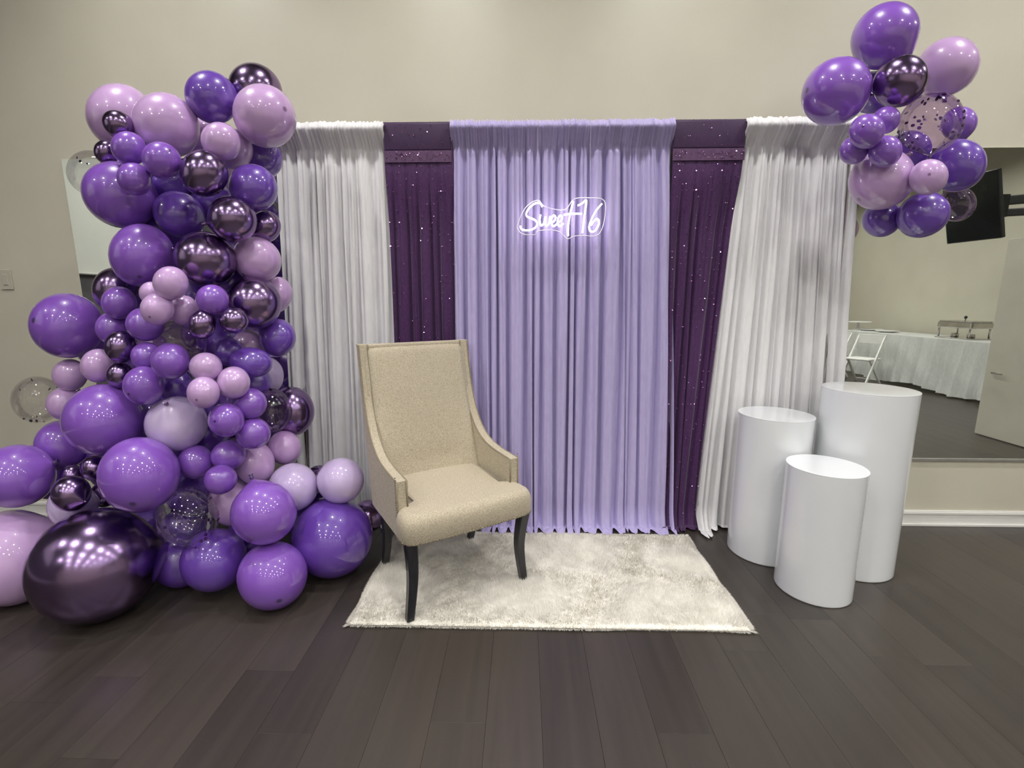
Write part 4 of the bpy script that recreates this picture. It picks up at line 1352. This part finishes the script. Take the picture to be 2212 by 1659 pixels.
def folding_chair(loc, rz, label):
    c = root('folding_chair', loc, rz)
    tag(c, label, 'chair', 'white folding chairs at the buffet')
    box('seat', (-0.2, -0.2, 0.425), (0.2, 0.2, 0.46), m_resin, c, 0.012, 2, True)
    for s in (-1, 1):
        bm = bmesh.new()
        beam(bm, (s * 0.215, -0.25, 0.002), (s * 0.205, 0.235, 0.86), 0.026, 0.042, Vector((0, 1, 0)))
        link('front_leg', from_bm('front_leg', bm), m_resin, c)
        bm = bmesh.new()
        beam(bm, (s * 0.19, 0.27, 0.002), (s * 0.18, -0.12, 0.44), 0.024, 0.036, Vector((0, 1, 0)))
        link('rear_leg', from_bm('rear_leg', bm), m_resin, c)
    bm = bmesh.new()
    beam(bm, (-0.2, 0.205, 0.79), (0.2, 0.205, 0.79), 0.022, 0.16, Vector((0, 0, 1)))
    link('backrest', from_bm('backrest', bm), m_resin, c)
    bm = bmesh.new()
    beam(bm, (-0.19, 0.255, 0.06), (0.19, 0.255, 0.06), 0.02, 0.02)
    link('stretcher', from_bm('stretcher', bm), m_resin, c)


folding_chair((6.05, -2.58, 0), math.radians(-118), 'white resin folding chair in front of the buffet skirt')
folding_chair((5.95, -3.3, 0), math.radians(-112), 'white resin folding chair farther along the buffet table')

# wall television on a swing arm
tv = root('television', (6.42, -1.32, 2.76))
tag(tv, 'black wall television on a swing arm above the buffet', 'television')
M = Matrix.Rotation(math.radians(-10), 4, 'Z') @ Matrix.Rotation(math.radians(-16), 4, 'Y')
bm = bmesh.new()
add_box(bm, (-0.03, -0.36, -0.46), (0.03, 0.36, 0.46), 0.008, 2, M)
link('housing', from_bm('housing', bm), m_black, tv)
bm = bmesh.new()
add_box(bm, (-0.033, -0.345, -0.445), (-0.0295, 0.345, 0.445), 0.001, 1, M)
link('screen', from_bm('screen', bm), m_screen, tv)
bm = bmesh.new()
add_box(bm, (0.03, -0.16, -0.16), (0.06, 0.16, 0.16), 0.005, 1, M)
add_box(bm, (0.05, 0.0, -0.16), (0.26, 0.26, 0.14), 0.01, 1)
beam(bm, (0.05, 0.05, 0.06), (0.65, 0.55, 0.06), 0.06, 0.12)
beam(bm, (0.65, 0.55, 0.06), (1.15, 0.25, 0.06), 0.06, 0.12)
beam(bm, (0.05, 0.05, -0.09), (0.65, 0.55, -0.12), 0.06, 0.10)
link('swing_arm', from_bm('swing_arm', bm), m_black, tv)
bm = bmesh.new()
add_box(bm, (1.13, 0.1, -0.2), (1.178, 0.4, 0.25), 0.004, 1)
link('wall_bracket', from_bm('wall_bracket', bm), m_black, tv)

# open door leaf, seen edge-on in the mirror
dl = root('door_1', (5.05, 0.70, 0))
tag(dl, 'open cream painted door leaf reflected at the mirror edge', 'door', kind='structure')
box('leaf', (-0.02, 0.0, 0.008), (0.02, 0.855, 2.085), m_door, dl, 0.003)
for sx in (-1, 1):
    tube('door_handle', [(sx * 0.02, 0.11, 0.70), (sx * 0.06, 0.11, 0.70), (sx * 0.062, 0.22, 0.70)], 0.008, m_steel, dl, 8)

# projection screen on the left side wall, seen in the left mirror
ps = root('projection_screen', (X_LEFT, -0.25, 0))
tag(ps, 'white pull-down projection screen on the slate wall', 'projection screen')
box('housing', (0.001, -1.35, 3.35), (0.1, 1.35, 3.45), m_trim, ps, 0.01)
box('sheet', (0.045, -1.28, 1.77), (0.049, 1.28, 3.36), m_board, ps)
tube('weight_bar', [(0.047, -1.3, 1.76), (0.047, 1.3, 1.76)], 0.014, m_trim, ps, 12)
